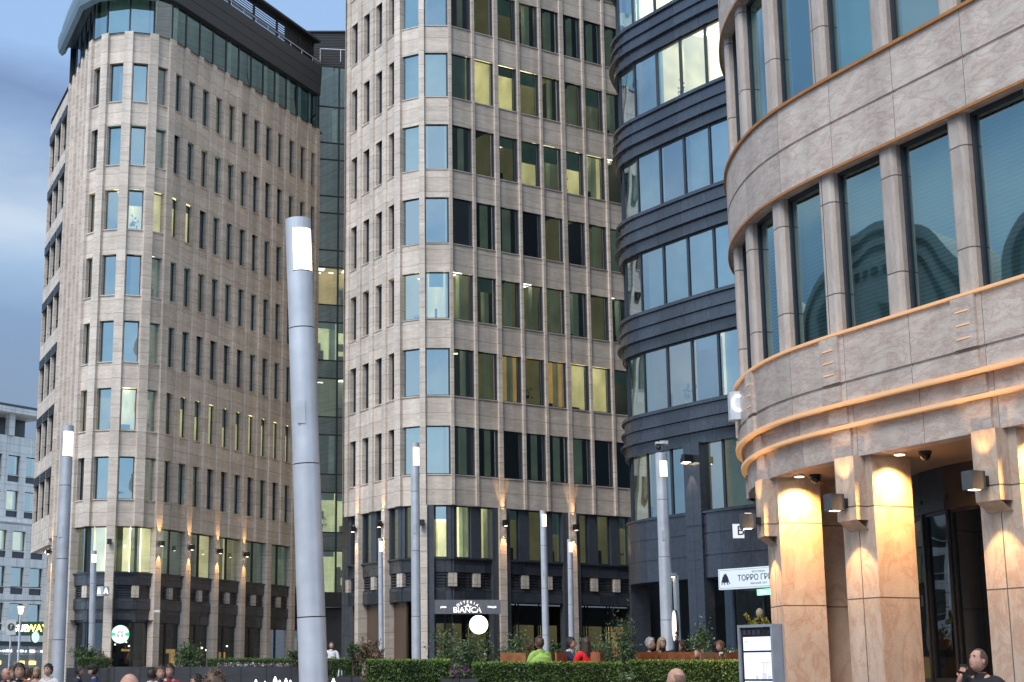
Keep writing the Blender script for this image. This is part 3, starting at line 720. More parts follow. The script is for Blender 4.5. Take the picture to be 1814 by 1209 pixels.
# ================================================================ GLASS LINK
def link():
    rng = random.Random(3)
    b = thing('glass_link', 'dark glazed link between the two pale stone towers', 'building', (-2, 103, 0))
    a = (-6.6, 102.2); m_ = (-2.2, 103.6); c = (2.5, 103.4)
    g = MB(); f = MB(); rm = MB(); ZT = 43.0
    segs = [(a, (-5.1, 102.8)), ((-5.1, 102.8), (-3.7, 103.2)), ((-3.7, 103.2), (-2.2, 103.6)), ((-2.2, 103.6), (-0.2, 103.6)), ((-0.2, 103.6), c)]
    for (p, q) in segs:
        Mx, L = frame(p, q)
        for k in range(2, 11):
            zt = TOP(k); zb = zt - 2.6
            if k == 2: zb = SILL - 0.2
            g.quad(*[Mx @ Vector(v) for v in ((0, 0.05, zb), (L, 0.05, zb), (L, 0.05, zt), (0, 0.05, zt))], m=0)
            g.quad(*[Mx @ Vector(v) for v in ((0, 0.05, zt), (L, 0.05, zt), (L, 0.05, zt + 1.2), (0, 0.05, zt + 1.2))], m=0)
            f.box(0, L, -0.02, 0.12, zt - 0.03, zt + 0.04, M=Mx); f.box(0, L, -0.02, 0.12, zb - 0.03, zb + 0.04, M=Mx)
            f.box(0, L, 0.2, 0.4, zt, zt + 1.2, M=Mx)
            typ = {2: 'lit', 3: 'amber', 6: 'lit', 7: 'amber', 5: 'dim'}.get(k, 'dark')
            if k == 3: typ = 'lit' if p == a or q[0] < -2 else 'amber'
            room(rm, Mx, 0, L, zb, zt, typ, 0.1, rng, depth=2)
        f.box(-0.05, 0.05, -0.04, 0.15, SILL - 0.2, ZT, M=Mx); f.box(L - 0.05, L + 0.05, -0.04, 0.15, SILL - 0.2, ZT, M=Mx)
        f.box(0, L, -0.3, 0.2, 6.0, SILL - 0.2, M=Mx)
        f.box(0, L, 0, 1.4, ZT - 0.1, ZT, M=Mx)
        f.box(0, L, 0.3, 0.5, TOP(10), ZT, M=Mx); g.quad(*[Mx @ Vector(v) for v in ((0, 0.05, TOP(10) + 1.2), (L, 0.05, TOP(10) + 1.2), (L, 0.05, ZT - 0.1), (0, 0.05, ZT - 0.1))], m=0)
    Ml, Ll = frame((-6.8, 104.2), (3, 104.2))
    for q_ in range(24): f.box(0, Ll, 0, 0.1, ZT + 0.1 + q_ * 0.12, ZT + q_ * 0.12 + 0.185, M=Ml)
    f.box(0, Ll, 0.12, 0.2, ZT, ZT + 2.9, M=Ml); f.box(0, Ll, -0.1, 0.3, ZT + 2.95, ZT + 3.05, M=Ml)
    bw(g, 'curtain_wall', M['glass_link'], b); bw(f, 'mullion', M['louver'], b); bw(rm, 'room_interior', RM, b)
    e = MB(); Mx, L = frame((-5.6, 101.6), (-0.5, 101.6))
    e.box(0, L, 2.0, 2.1, TER, 6.0, M=Mx, m=0)
    e.box(2.3, 3.9, 1.9, 2.0, TER, 4.1, M=Mx, m=1)
    bw(e, 'entrance_wall', [plain('entrance_dark', (0.03, 0.03, 0.03), 0.4), room_mat('entrance_glow', (0.3, 0.26, 0.16), 0.22, (0.9, 0.75, 0.4))], b)
    r = MB(); r.tube((-5, 102.2, ZT + 0.9), (2.5, 103, ZT + 0.9), 0.04, n=6)
    for k in range(6): r.tube((-5 + k * 1.4, 102.2 + k * 0.15, ZT), (-5 + k * 1.4, 102.2 + k * 0.15, ZT + 0.9), 0.03, n=6)
    bw(r, 'roof_rail', M['steel'], b)
link()

# ================================================================ CURVED DARK BUILDING
def curve_pts(ctrl, stepm):
    """Catmull-Rom through ctrl, resampled every stepm metres"""
    out = []; P = [Vector(p) for p in ctrl]; P = [2 * P[0] - P[1]] + P + [2 * P[-1] - P[-2]]
    for i in range(1, len(P) - 2):
        for k in range(24):
            t = k / 24.0; a, b_, c, d = P[i - 1:i + 3]
            out.append(0.5 * ((2 * b_) + (c - a) * t + (2 * a - 5 * b_ + 4 * c - d) * t * t + (3 * b_ - a - 3 * c + d) * t ** 3))
    out.append(P[-2])
    res = [out[0]]; acc = 0
    for i in range(1, len(out)):
        seg = (out[i] - out[i - 1]).length
        while acc + seg >= stepm:
            r = (stepm - acc) / seg; p = out[i - 1].lerp(out[i], r); res.append(p)
            out[i - 1] = p; seg = (out[i] - p).length; acc = 0
        acc += seg
    return [(p.x, p.y) for p in res]
def building_curved():
    rng = random.Random(9)
    ctrl = [(9.9, 62.6), (9.15, 60.8), (8.78, 59.2), (8.98, 57.8), (9.75, 56.3), (10.5, 54.95), (11.3, 53.6), (12.15, 52.35), (13.1, 51.2), (14.3, 50.0), (15.6, 48.9), (17.0, 47.9), (19, 46.8)]
    # shift so that mullions fall where the photograph has them
    V = curve_pts(ctrl, 1.38); fine = curve_pts(ctrl, 0.46)
    b = thing('office_building', 'curved dark granite office building with wide bands of blue glass', 'building', (11, 56, 0))
    bd = MB(); win = Windows(); rm = MB(); fr = MB()
    for k in range(3, 13):
        zb = TOP(k) - 2.32 - 0.0; zlo = zb - (H - 2.32)
        # stepped band below the sill: three tiers, each with its own shadow gap
        sweep(bd, fine, [(-0.35, zb), (0.10, zb), (0.10, zb - 0.12), (0.0, zb - 0.13), (0.0, zb - 0.50), (0.13, zb - 0.52), (0.13, zb - 0.60), (0.04, zb - 0.62), (0.04, zb - 0.98), (0.18, zb - 1.0), (0.18, zb - 1.08), (0.02, zb - 1.10), (0.0, zlo), (-0.35, zlo)])
        for i in range(len(V) - 1):
            Mx, L = frame(V[i], V[i + 1])
            win.add(Mx, 0.0, L, zb, zb + 2.32, 'plain', 0.12, M['glass_c'])
            typ = rng.choice(['blind', 'blind', 'dark', 'dim', 'dark'])
            if k == 8: typ = 'bright' if 3 <= i else 'lit'
            if k == 7 and i >= 4: typ = 'bright'
            if k == 6 and i in (6, 7): typ = 'bright'
            if k == 6 and i in (4, 5): typ = 'lit' if i == 5 else 'blind'
            if k == 3 and i in (6,): typ = 'lit'
            if k in (5,): typ = 'blind' if i != 5 else 'dark'
            room(rm, Mx, 0, L, zb, zb + 2.32, typ, 0.2, rng, depth=3.4)
    # storey 2 : two groups of panes with a granite pilaster between
    zt = TOP(2) + 0.05; zb = SILL + 0.1
    i_p = min(range(len(V)), key=lambda i: abs(696 + 2798 * V[i][0] / (V[i][1] * 0.978 + 1.2) - 1232))
    for i in range(len(V) - 1):
        Mx, L = frame(V[i], V[i + 1]); 
        win.add(Mx, 0, L, zb, zt, 'plain', 0.12, M['glass_c']); room(rm, Mx, 0, L, zb, zt, 'blind' if i % 3 else 'dim', 0.2, rng)
    sweep(bd, fine, [(-0.3, zb), (0.06, zb), (0.06, zb - 0.07), (0, zb - 0.08), (0, zb - 0.75), (-0.02, zb - 0.76), (-0.02, zb - 0.79), (0, zb - 0.8), (0, zb - 1.5), (-0.02, zb - 1.51), (-0.02, zb - 1.54), (0, zb - 1.55), (0, 4.95), (-0.4, 4.95), (-0.4, 5.2), (-6, 5.2)])
    Mp, _ = frame(V[i_p - 1], V[i_p + 1]); Mp = Matrix.Translation(Vector((V[i_p][0], V[i_p][1], 0)) - Mp.translation) @ Mp
    bd.box(-0.42, 0.42, -0.10, 0.35, TER, zt - 0.002, M=Mp)
    for q in range(4): bd.box(-0.30, 0.30, -0.115, 0.0, 5.25 + q * 0.32, 5.27 + q * 0.32, M=Mp)
    bd.box(-0.45, 0.45, -0.13, 0.0, 6.75, 6.8, M=Mp)
    # ground floor: columns, glazing and dark hall
    for j in (2, 9): 
        Mc, _ = frame(V[j], V[j + 1]); bd.box(-0.4, 0.4, 0.0, 0.7, TER, 4.95, M=Mc)
    inner = [(p[0] + 1.5, p[1] + 1.0) for p in V]
    for i in range(i_p, len(V) - 1):
        Mx, L = frame(V[i], V[i + 1]); win.add(Mx, 0, L, TER, 4.9, 'plain', 0.3, M['glass_dark'])
    for i in range(len(V) - 1):
        Mx, L = frame(inner[i], inner[i + 1])
        rm.box(0, L, 2.5, 2.6, TER, 5.1, m=0, M=Mx)
        if i in (2, 3, 4): rm.box(0.3, 1.0, 1.8, 2.0, TER, 4.2, m=7, M=Mx)
    Mx, L = frame(inner[i_p], inner[i_p + 1]); rm.box(2.0, 3.2, 0.6, 0.7, 4.1, 4.35, m=3, M=Mx)
    # corner column near the stone tower
    core = MB(); far = [(28, 56), (20, 75), (13, 72)]
    for k in range(3, 14):
        z = TOP(k) - H + 0.4
        pts = [(x + 0.6, y + 0.35, z) for x, y in V] + [(x, y, z) for x, y in far]
        core.poly(pts)
    zz = TOP(12) + 0.8
    sweep(bd, fine, [(0.0, TOP(12)), (0.1, TOP(12)), (0.1, zz), (-0.5, zz)])
    core.poly([(x, y, zz) for x, y in V] + [(x, y, zz) for x, y in far])
    for (p_, q_) in ((V[0], (13, 72)), ((13, 72), (30, 80)), ((30, 80), (60, 90)), ((60, 90), (60, 44))): core.quad((p_[0], p_[1], TER), (q_[0], q_[1], TER), (q_[0], q_[1], zz), (p_[0], p_[1], zz))  # unseen back walls drawn out to darken the stone tower's reflections
    bw(core, 'floor_slab', M['slab'], b)
    bw(bd, 'granite_band', M['granite_c'], b); bw(rm, 'room_interior', RM, b)
    win.build(b)
    return V, i_p, Mp
VC, IC, MPC = building_curved()
# ================================================================ RIGHT BAY BUILDING (veined sandstone)
def spot(name, loc, target, col, watt, cone, blend=0.6, r=0.04, parent=None):
    l = bpy.data.lights.new(name, 'SPOT'); l.energy = watt; l.color = col; l.spot_size = R(cone); l.spot_blend = blend; l.shadow_soft_size = r
    o = bpy.data.objects.new(name, l); C.objects.link(o); o.location = loc
    d = Vector(target) - Vector(loc); o.rotation_euler = d.to_track_quat('-Z', 'Y').to_euler()
    if parent: keep_light(o, parent)
    return o
def keep_light(o, parent):
    o.parent = parent; o.matrix_parent_inverse = wm(parent).inverted()
WARM = (1.0, 0.56, 0.22)
M['copper'] = plain('copper_trim', (0.55, 0.24, 0.08), 0.4, 0.5)
M['led2'] = emit('ledge_light', (1.0, 0.50, 0.16), 0.13, base=(0.8, 0.5, 0.3))
M['sconce'] = plain('sconce_grey', (0.09, 0.095, 0.10), 0.5, 0.2)
M['lens'] = emit('lamp_lens', (1.0, 0.78, 0.5), 5)
M['curtain'] = plain('curtain_brown', (0.10, 0.065, 0.04), 0.9, scale=3)
CTRL_D = [(9.4, 34.6), (7.9, 33.2), (7.05, 31.6), (6.62, 30.0), (6.48, 28.6), (6.53, 27.3), (6.72, 26.3), (7.02, 25.35), (7.39, 24.4), (7.77, 23.47), (8.15, 22.54), (8.53, 21.6), (8.90, 20.68), (9.30, 19.75), (9.90, 18.4), (10.8, 16.6), (12.2, 14.4)]
FD = curve_pts(CTRL_D, 0.05)
def idx_near(pt): return min(range(len(FD)), key=lambda i: (FD[i][0] - pt[0]) ** 2 + (FD[i][1] - pt[1]) ** 2)
def fd(s):
    """point and frame on the bay's face, s metres from the second column"""
    i = int(round(I0 + s / 0.05)); i = max(1, min(len(FD) - 2, i))
    Mx, _ = frame(FD[i - 1], FD[i + 1]); return Matrix.Translation(Vector((FD[i][0], FD[i][1], 0)) - Mx.translation) @ Mx
I0 = idx_near((7.02, 25.35)) + 8      # centre of the second column
DCOL = []
def building_bay():
    rng = random.Random(21)
    b = thing('office_building', 'veined sandstone office building at the right with a rounded bay and lit columns', 'building', (9, 25, 0))
    f = FD[::8]
    w = MB(); tr = MB(); led = MB(); win = Windows(); rm = MB(); pil = MB(); col = MB(); cp = MB()
    S0 = 7.05; HD = 4.3
    for j in range(0, 6):
        s = S0 + HD * j; t = s + 2.75
        if j < 3 or True:
            sweep(w, f, [(-0.5, t), (0.0, t), (0.0, t + 0.76), (-0.025, t + 0.77), (-0.025, t + 0.80), (0.0, t + 0.81), (0.0, s + HD), (-0.5, s + HD)])
            sweep(cp, f, [(0.0, t - 0.025), (0.03, t - 0.025), (0.03, t + 0.02), (0.0, t + 0.02)])
            sweep(cp, f, [(0.0, s + HD - 0.02), (0.05, s + HD - 0.02), (0.05, s + HD + 0.03), (-0.1, s + HD + 0.03)])
    sweep(w, f, [(-0.5, 7.05), (0.0, 7.05), (0.0, 6.26), (-0.025, 6.25), (-0.025, 6.21), (0.0, 6.20), (0.0, 5.93), (0.0, 5.90)])
    led = MB(); sweep(led, f, [(-0.02, 7.03), (0.05, 7.03), (0.055, 7.07), (-0.1, 7.07)]); bw(led, 'ledge_light', M['led2'], b); led = MB()
    sweep(w, f, [(0.0, 5.90), (-0.11, 5.885), (-0.11, 5.58)])
    sweep(led, f, [(-0.05, 5.875), (0.05, 5.875), (0.055, 5.93), (-0.02, 5.935)]); bw(led, 'ledge_light', M['led2'], b); led = MB()
    sweep(w, f, [(-0.11, 5.58), (-0.15, 5.56), (-0.15, 5.06), (-0.45, 5.06)])
    sweep(led, f, [(-0.14, 5.525), (-0.04, 5.525), (-0.035, 5.58), (-0.12, 5.585)]); bw(led, 'ledge_light', M['led2'], b); led = MB()
    sof = MB(); sweep(sof, f, [(-0.45, 5.06), (-1.6, 5.06), (-1.6, 5.2), (-3.2, 5.2)])
    bw(sof, 'soffit', plain('soffit_panel', (0.35, 0.27, 0.2), 0.4, scale=1.0), b)
    # pillars between the windows, rounded
    n0, n1 = -7, 12
    for n in range(n0, n1):
        Mx = fd(n * 1.55 - 0.13); big = n % 2 == 0
        for j in range(0, 6):
            s = S0 + HD * j; hw = 0.185; 
            # rounded pillar plan
            pil = MB()
            if j > 2: continue
            pts = [(-hw, 0.42), (-hw, 0.13), (-hw + 0.03, 0.085), (-hw + 0.08, 0.06), (hw - 0.08, 0.06), (hw - 0.03, 0.085), (hw, 0.13), (hw, 0.42)]
            for q in range(len(pts) - 1):
                (xa, ya), (xb, yb) = pts[q], pts[q + 1]
                pil.quad(*[Mx @ Vector(v) for v in ((xa, ya, s), (xb, yb, s), (xb, yb, s + 2.76), (xa, ya, s + 2.76))], uv=[(xa + n * 3 + ya, s), (xb + n * 3 + yb, s), (xb + n * 3 + yb, s + 2.76), (xa + n * 3 + ya, s + 2.76)])
            bw(pil, 'pillar', M['stone_d2'], b)
            # window between this and the next
            if n < n1 - 1:
                Mn = fd((n + 1) * 1.55 - 0.13); a = Mx @ Vector((hw, 0, 0)); c = Mn @ Vector((-hw, 0, 0)); Mw, L = frame((a.x, a.y), (c.x, c.y))
                win.add(Mw, 0, L, s, s + 2.75, 'plain', 0.21, M['glass_d'])
                typ = 'blind' if j == 0 else (['blind', 'dim', 'blind', 'dark'][n % 4] if j == 1 else 'dark')
                if j == 0: room_blind(rm, Mw, L, s)
                else: room(rm, Mw, -0.1, L + 0.1, s, s + 2.75, typ, 0.4, rng, depth=3)
                pass
        if big:
            for (z0, z1, o) in ((6.26, 7.02, 0.0), (5.94, 6.20, 0.0), (5.60, 5.86, -0.11), (5.06, 5.51, -0.15)):
                w.box(-0.24, 0.24, -o - 0.045, -o + 0.1, z0, z1, M=Mx, ou=n * 3.1 + 0.9, skip='k')
            for q in range(3):
                sl = MB(); sl.box(-0.15, 0.12, -0.055, 0.0, 6.40 + q * 0.2, 6.418 + q * 0.2, M=Mx); bw(sl, 'light_slot', M['led2'], b)
    # columns and their brackets
    for q, n in enumerate(range(-2, 4)):
        if n == -2: continue
        s = n * 3.1; Mx = fd(s); DCOL.append(Mx)
        col.box(-0.4, 0.4, 0.24, 0.99, 0, 5.06, M=Mx, ou=n * 5.0, skip='tb')
        col.box(-0.24, 0.24, 0.02, 0.24, 4.05, 5.06, M=Mx, ou=n * 5 + 2.0, skip='kt')
        col.quad(*[Mx @ Vector(v) for v in ((-0.24, 0.24, 3.9), (0.24, 0.24, 3.9), (0.24, 0.02, 4.05), (-0.24, 0.02, 4.05))])
    # inner pier behind the first gap
    col.box(7.42, 8.0, 28.1, 28.8, 0, 5.06)
    # recessed shop wall
    inn = MB(); ifr = MB(); cur = MB(); gl = MB()
    for n in range(-3, 7):
        A = fd(n * 1.55) @ Vector((0, 2.9, 0)); B = fd((n + 1) * 1.55) @ Vector((0, 2.9, 0)); Mi, L = frame((A.x, A.y), (B.x, B.y))
        inn.box(0, L, 0, 0.3, 0, 1.45, M=Mi, ou=n * 1.5, skip='k')
        ifr.box(0, 0.07, -0.02, 0.12, 1.45, 4.7, M=Mi); ifr.box(0.0, L, -0.03, 0.12, 1.45, 1.56, M=Mi); ifr.box(0, L, -0.03, 0.12, 4.45, 4.62, M=Mi); ifr.box(0, L, 0.0, 0.2, 4.62, 5.2, M=Mi)
        win.add(Mi, 0.07, L, 1.56, 4.45, 'plain', 0.02, M['glass_dark'])
        rm.box(-0.1, L + 0.1, 3.0, 3.1, 1.0, 5.1, m=1 if n == 1 else 0, M=Mi)
        # curtains: folded strips
        if n % 2 == 0 or n == 1:
            k = 14; x0 = 0.1; wd = L * (0.34 if n != 0 else 0.5)
            for t in range(k):
                xa = x0 + wd * t / k; xb = x0 + wd * (t + 1) / k; ya = 0.22 + (0.05 if t % 2 else 0); yb = 0.22 + (0.05 if (t + 1) % 2 else 0)
                cur.quad(*[Mi @ Vector(v) for v in ((xa, ya, 1.5), (xb, yb, 1.5), (xb, yb, 4.5), (xa, ya, 4.5))])
        if n in (1, 2, 3):
            for t in range(3):
                xx = rng.uniform(0.2, L - 0.3); zz = rng.uniform(2.4, 4.0); rm.box(xx, xx + 0.07, 1.5, 1.57, zz, zz + 0.06, m=6, M=Mi)
            rm.box(0.3, 1.1, 2.0, 2.2, 1.4, 2.9, m=7, M=Mi); rm.box(0.9, 1.3, 1.6, 1.7, 2.2, 3.0, m=8, M=Mi)
    bw(inn, 'plinth', M['stone_d'], b); bw(ifr, 'shop_frame', M['frame'], b); bw(cur, 'curtain', M['curtain'], b)
    core = MB()
    for j in range(0, 7):
        z = S0 + HD * j - 0.6
        inner = [(FD[i][0], FD[i][1]) for i in range(0, len(FD), 12)]
        pts = []
        for i, (x, y) in enumerate(inner):
            a = Vector(inner[max(0, i - 1)]); c = Vector(inner[min(len(inner) - 1, i + 1)]); d = (c - a).normalized()
            pts.append((x - d.y * 0.8, y + d.x * 0.8, z))
        core.poly(pts + [(28, 12, z), (28, 36, z)])
    zt = S0 + HD * 6
    core.poly([(x, y, zt) for x, y in inner] + [(28, 12, zt), (28, 36, zt)])
    a = FD[0]; core.quad((a[0], a[1], 0), (28, 40, 0), (28, 40, zt), (a[0], a[1], zt)); 
    bw(core, 'floor_slab', M['slab'], b)
    bw(w, 'wall', M['stone_d'], b); bw(col, 'column', M['stone_col'], b)
    bw(cp, 'copper_trim', M['copper'], b); bw(rm, 'room_interior', RM + [M['vblind']], b)
    win.build(b)
    return b
M['stone_d2'] = stone('pillar_sandstone', (0.40, 0.34, 0.30), (0.60, 0.53, 0.48), (0.38, 0.26, 0.2), pw=50, ph=1.55, stretch=(1.6, 0.8), vein_amt=0.3, tintvar=0.05)
def blind_mat():
    m, nt, N, L, b = new_mat('slatted_blind')
    tcn = N.new('ShaderNodeUVMap'); wv = N.new('ShaderNodeTexWave'); wv.wave_type = 'BANDS'; wv.bands_direction = 'Y'; wv.inputs['Scale'].default_value = 4.5; wv.inputs['Distortion'].default_value = 0
    L.new(tcn.outputs[0], wv.inputs['Vector']); r = ramp(N, [(0.2, (0.16, 0.31, 0.32)), (0.6, (0.32, 0.54, 0.54))]); L.new(wv.outputs['Fac'], r.inputs['Fac']); L.new(r.outputs['Color'], b.inputs['Base Color'])
    return m
M['vblind'] = blind_mat()
def room_blind(mb, Mw, L, s):
    mb.quad(*[Mw @ Vector(v) for v in ((-0.1, 0.5, s), (L + 0.1, 0.5, s), (L + 0.1, 0.5, s + 2.8), (-0.1, 0.5, s + 2.8))], uv=[(0, s), (L, s), (L, s + 2.8), (0, s + 2.8)], m=10)
building_bay()

def sconce_d(Mx, label):
    p = Mx @ Vector((0, 0, 4.22))
    t = thing('wall_lamp', label, 'wall lamp', p, 0, 'square wall lamps on the sandstone columns')
    Mi = Matrix.Translation((0, 0, 4.22)); Mi = Mx @ Mi
    s = MB(); s.box(-0.105, 0.105, -0.33, -0.09, -0.02, 0.24, M=Mi); bw(s, 'housing', M['sconce'], t, bevel=0.012)
    a = MB(); a.box(-0.05, 0.05, -0.09, 0.02, 0.05, 0.18, M=Mi); bw(a, 'wall_bracket', M['black'], t)
    l = MB(); l.box(-0.06, 0.06, -0.27, -0.15, -0.026, -0.021, M=Mi); bw(l, 'lens', M['lens'], t)
    l = MB(); l.box(-0.06, 0.06, -0.27, -0.15, 0.241, 0.246, M=Mi); bw(l, 'lens', M['lens'], t)
    spot('down_light', Mi @ Vector((0, -0.22, -0.06)), Mi @ Vector((0, 0.20, -2.2)), WARM, 75, 62, 0.25, 0.03, t)
    spot('up_light', Mi @ Vector((0, -0.22, 0.28)), Mi @ Vector((0, -0.02, 1.4)), WARM, 22, 80, 0.7, 0.03, t)
for Mx, lb in zip(DCOL, ['square grey lamp on the column behind the information kiosk', 'square grey lamp on the middle lit column of the bay building', 'square grey lamp above the man on the phone', 'square grey lamp on the column just past the right edge', 'square grey lamp on the last column of the bay building']):
    sconce_d(Mx, lb)
def downlight(loc, label, watt=130, target=None, cone=75):
    t = thing('ceiling_light', label, 'ceiling light', loc, 0, 'downlights under the bay soffit')
    r = MB(); r.tube((0, 0, 0), (0, 0, -0.02), 0.1, n=20); 
    o = r.build('rim', M['steel'], t)
    l = MB(); l.tube((0, 0, -0.021), (0, 0, -0.026), 0.075, n=20); l.build('lens', M['lens'], t)
    if watt: spot('down_light', Vector(loc) + Vector((0, 0, -0.04)), target or (loc[0], loc[1], 0), (1.0, 0.50, 0.15), watt, cone, 0.9, 0.05, t)
for i, Mx in enumerate(DCOL[:3]):
    a = Mx @ Vector((0.40 + 0.30, 0.55, 5.055)); q = Mx @ Vector((0.40, 0.6, 2.6))
    downlight(a, ['downlight washing the column behind the kiosk', 'downlight washing the middle lit column', 'downlight washing the column at the right edge'][i], 400, q, 120)
for i, (s, o, lb) in enumerate([(1.9, 1.9, 'small downlight deep under the soffit near the shop window'), (1.0, 2.3, 'small downlight beside the brown curtain'), (-1.4, 1.7, 'small downlight between the two left columns')]):
    downlight(fd(s) @ Vector((0, o, 5.19 if o > 1.6 else 5.055)), lb, 25)

# dome cameras under the soffit
for s, o, lb in [(-2.2, 0.75, 'black dome camera under the soffit by the left lit column'), (1.05, 0.75, 'black dome camera under the soffit by the middle lit column')]:
    p = fd(s) @ Vector((0, o, 5.06)); t = thing('security_camera', lb, 'security camera', p, 0, 'dome cameras under the soffit')
    a = MB(); a.tube((0, 0, 0), (0, 0, -0.05), 0.1, n=16); a.build('mount', M['black'], t)
    a = MB(); a.ball((0, 0, -0.06), 0.085, 0.085, 0.085); a.build('dome', plain('camera_dome', (0.01, 0.01, 0.012), 0.1), t)

# ================================================================ FAR WHITE BUILDING AT THE LEFT
def building_white():
    b = thing('office_building', 'white stone building with a flat roof and open loggia far at the left edge', 'building', (-40, 150, 0))
    w = MB(); win = Windows(); dk = MB()
    wall = stone('white_stone', (0.66, 0.65, 0.63), (0.82, 0.81, 0.79), (0.5, 0.5, 0.5), pw=1.6, ph=0.8, vein_amt=0.1, tintvar=0.05)
    A = (-57.0, 128.0); B = (-35.3, 157.0); Mx, L = frame(A, B); HH = 3.45
    z0 = 0
    zr = 26.95
    w.box(-1, L + 0.6, -0.9, 8, zr, zr + 0.55, M=Mx)            # roof slab
    dk.box(-1, L + 0.62, -0.92, 8, zr + 0.56, zr + 0.8, M=Mx)
    for x in range(0, int(L) + 1, 4): w.box(x, x + 0.7, -0.2, 0.4, 24.8, zr, M=Mx)
    dk.box(0, L, 2.5, 2.6, 24.6, zr, M=Mx)
    w.box(0, L, 0.0, 0.5, 22.9, 24.8, M=Mx)
    w.box(L - 0.01, L + 0.5, 0.0, 9, 0, 24.8, M=Mx)
    for k in range(6):
        zb = 20.3 - k * HH; zt = zb + 2.6
        w.box(0, L, 0, 0.5, zt, zb + HH if k else 22.9001, M=Mx, skip='k')
        x = 0.0
        while x < L - 0.5:
            w.box(x, x + 0.75, 0, 0.5, zb, zt, M=Mx, skip='k')
            x2 = min(L, x + 2.25)
            dk.box(x + 0.75, x2, 0.2, 0.3, zb, zb + 0.62, M=Mx)
            w.box(x + 0.75, x2, 0.1, 0.25, zb + 0.62, zb + 0.7, M=Mx)
            win.add(Mx, x + 0.75, x2, zb + 0.7, zt, 'plain', 0.25)
            dk.box(x + 0.75, x2, 0.9, 1.0, zb, zt, M=Mx, m=1 if (int(x * 3) + k) % 5 else 2)
            x += 2.25
    dk.box(0, L, 0.3, 0.5, 0, 5.2, M=Mx)
    w.box(0, L, 0, 0.5, 2.1, 2.15, M=Mx)
    bw(w, 'wall', wall, b); bw(dk, 'dark_panel', [plain('dark_panel', (0.04, 0.045, 0.06), 0.3), plain('net_curtain', (0.35, 0.38, 0.36), 0.8), RM[2]], b)
    win.build(b, 90)
    # lower wing stepping forward at the right
    Bw = thing('shop_building', 'lower white wing with a lit shop front beside the left tower', 'building', (-37, 150, 0))
    w = MB(); dk = MB(); win = Windows(); Mx, L = frame((-44.0, 143.3), (-32.0, 159.3))
    for k in range(3):
        zb = 5.9 + k * HH; zt = zb + 2.6
        w.box(0, L, 0, 0.5, zt, zb + HH, M=Mx, skip='k'); x = 0
        while x < L - 0.3:
            w.box(x, x + 0.7, 0, 0.5, zb, zt, M=Mx, skip='k'); x2 = min(L, x + 2.3)
            dk.box(x + 0.7, x2, 0.2, 0.3, zb, zb + 0.62, M=Mx); w.box(x + 0.7, x2, 0.1, 0.25, zb + 0.62, zb + 0.7, M=Mx)
            win.add(Mx, x + 0.7, x2, zb + 0.7, zt, 'plain', 0.25); dk.box(x + 0.7, x2, 0.8, 0.9, zb, zt, M=Mx, m=1 if k != 2 else 2); x += 2.3
    w.box(-0.2, 0, 0, 8, 0, 16, M=Mx)
    w.box(0, L, 0, 8, 16, 16.2, M=Mx)
    w.box(0, L, -0.3, 0.5, 4.9, 5.9, M=Mx)
    dk.box(0, L, 0.2, 0.4, 4.55, 4.9, M=Mx)
    dk.box(0, L, 1.6, 1.7, 0, 4.6, M=Mx)
    win.add(Mx, 0, L, 0.2, 4.55, 'plain', 0.3, M['glass_dark'])
    rr = random.Random(4)
    for k in range(14):
        x = 0.3 + k * L / 14; dk.box(x, x + 0.6, 1.2, 1.3, 3.95, 4.12, M=Mx, m=3)
        if k % 3: dk.box(x, x + 0.8, 1.2, 1.3, 2.75, 3.1, M=Mx, m=4)
        dk.box(x, x + 0.35, 1.3, 1.4, 0.9, 1.7, M=Mx, m=rr.choice([0, 1, 4]))
    bw(w, 'wall', wall, Bw); bw(dk, 'dark_panel', [plain('dark_panel2', (0.04, 0.045, 0.06), 0.3), plain('net_curtain2', (0.35, 0.38, 0.36), 0.8), RM[2], emit('tube_light', (1, 0.95, 1), 6), emit('warm_display', (1, 0.65, 0.15), 3)], Bw)
    win.build(Bw, 60)
    return Mx
MXW = building_white()

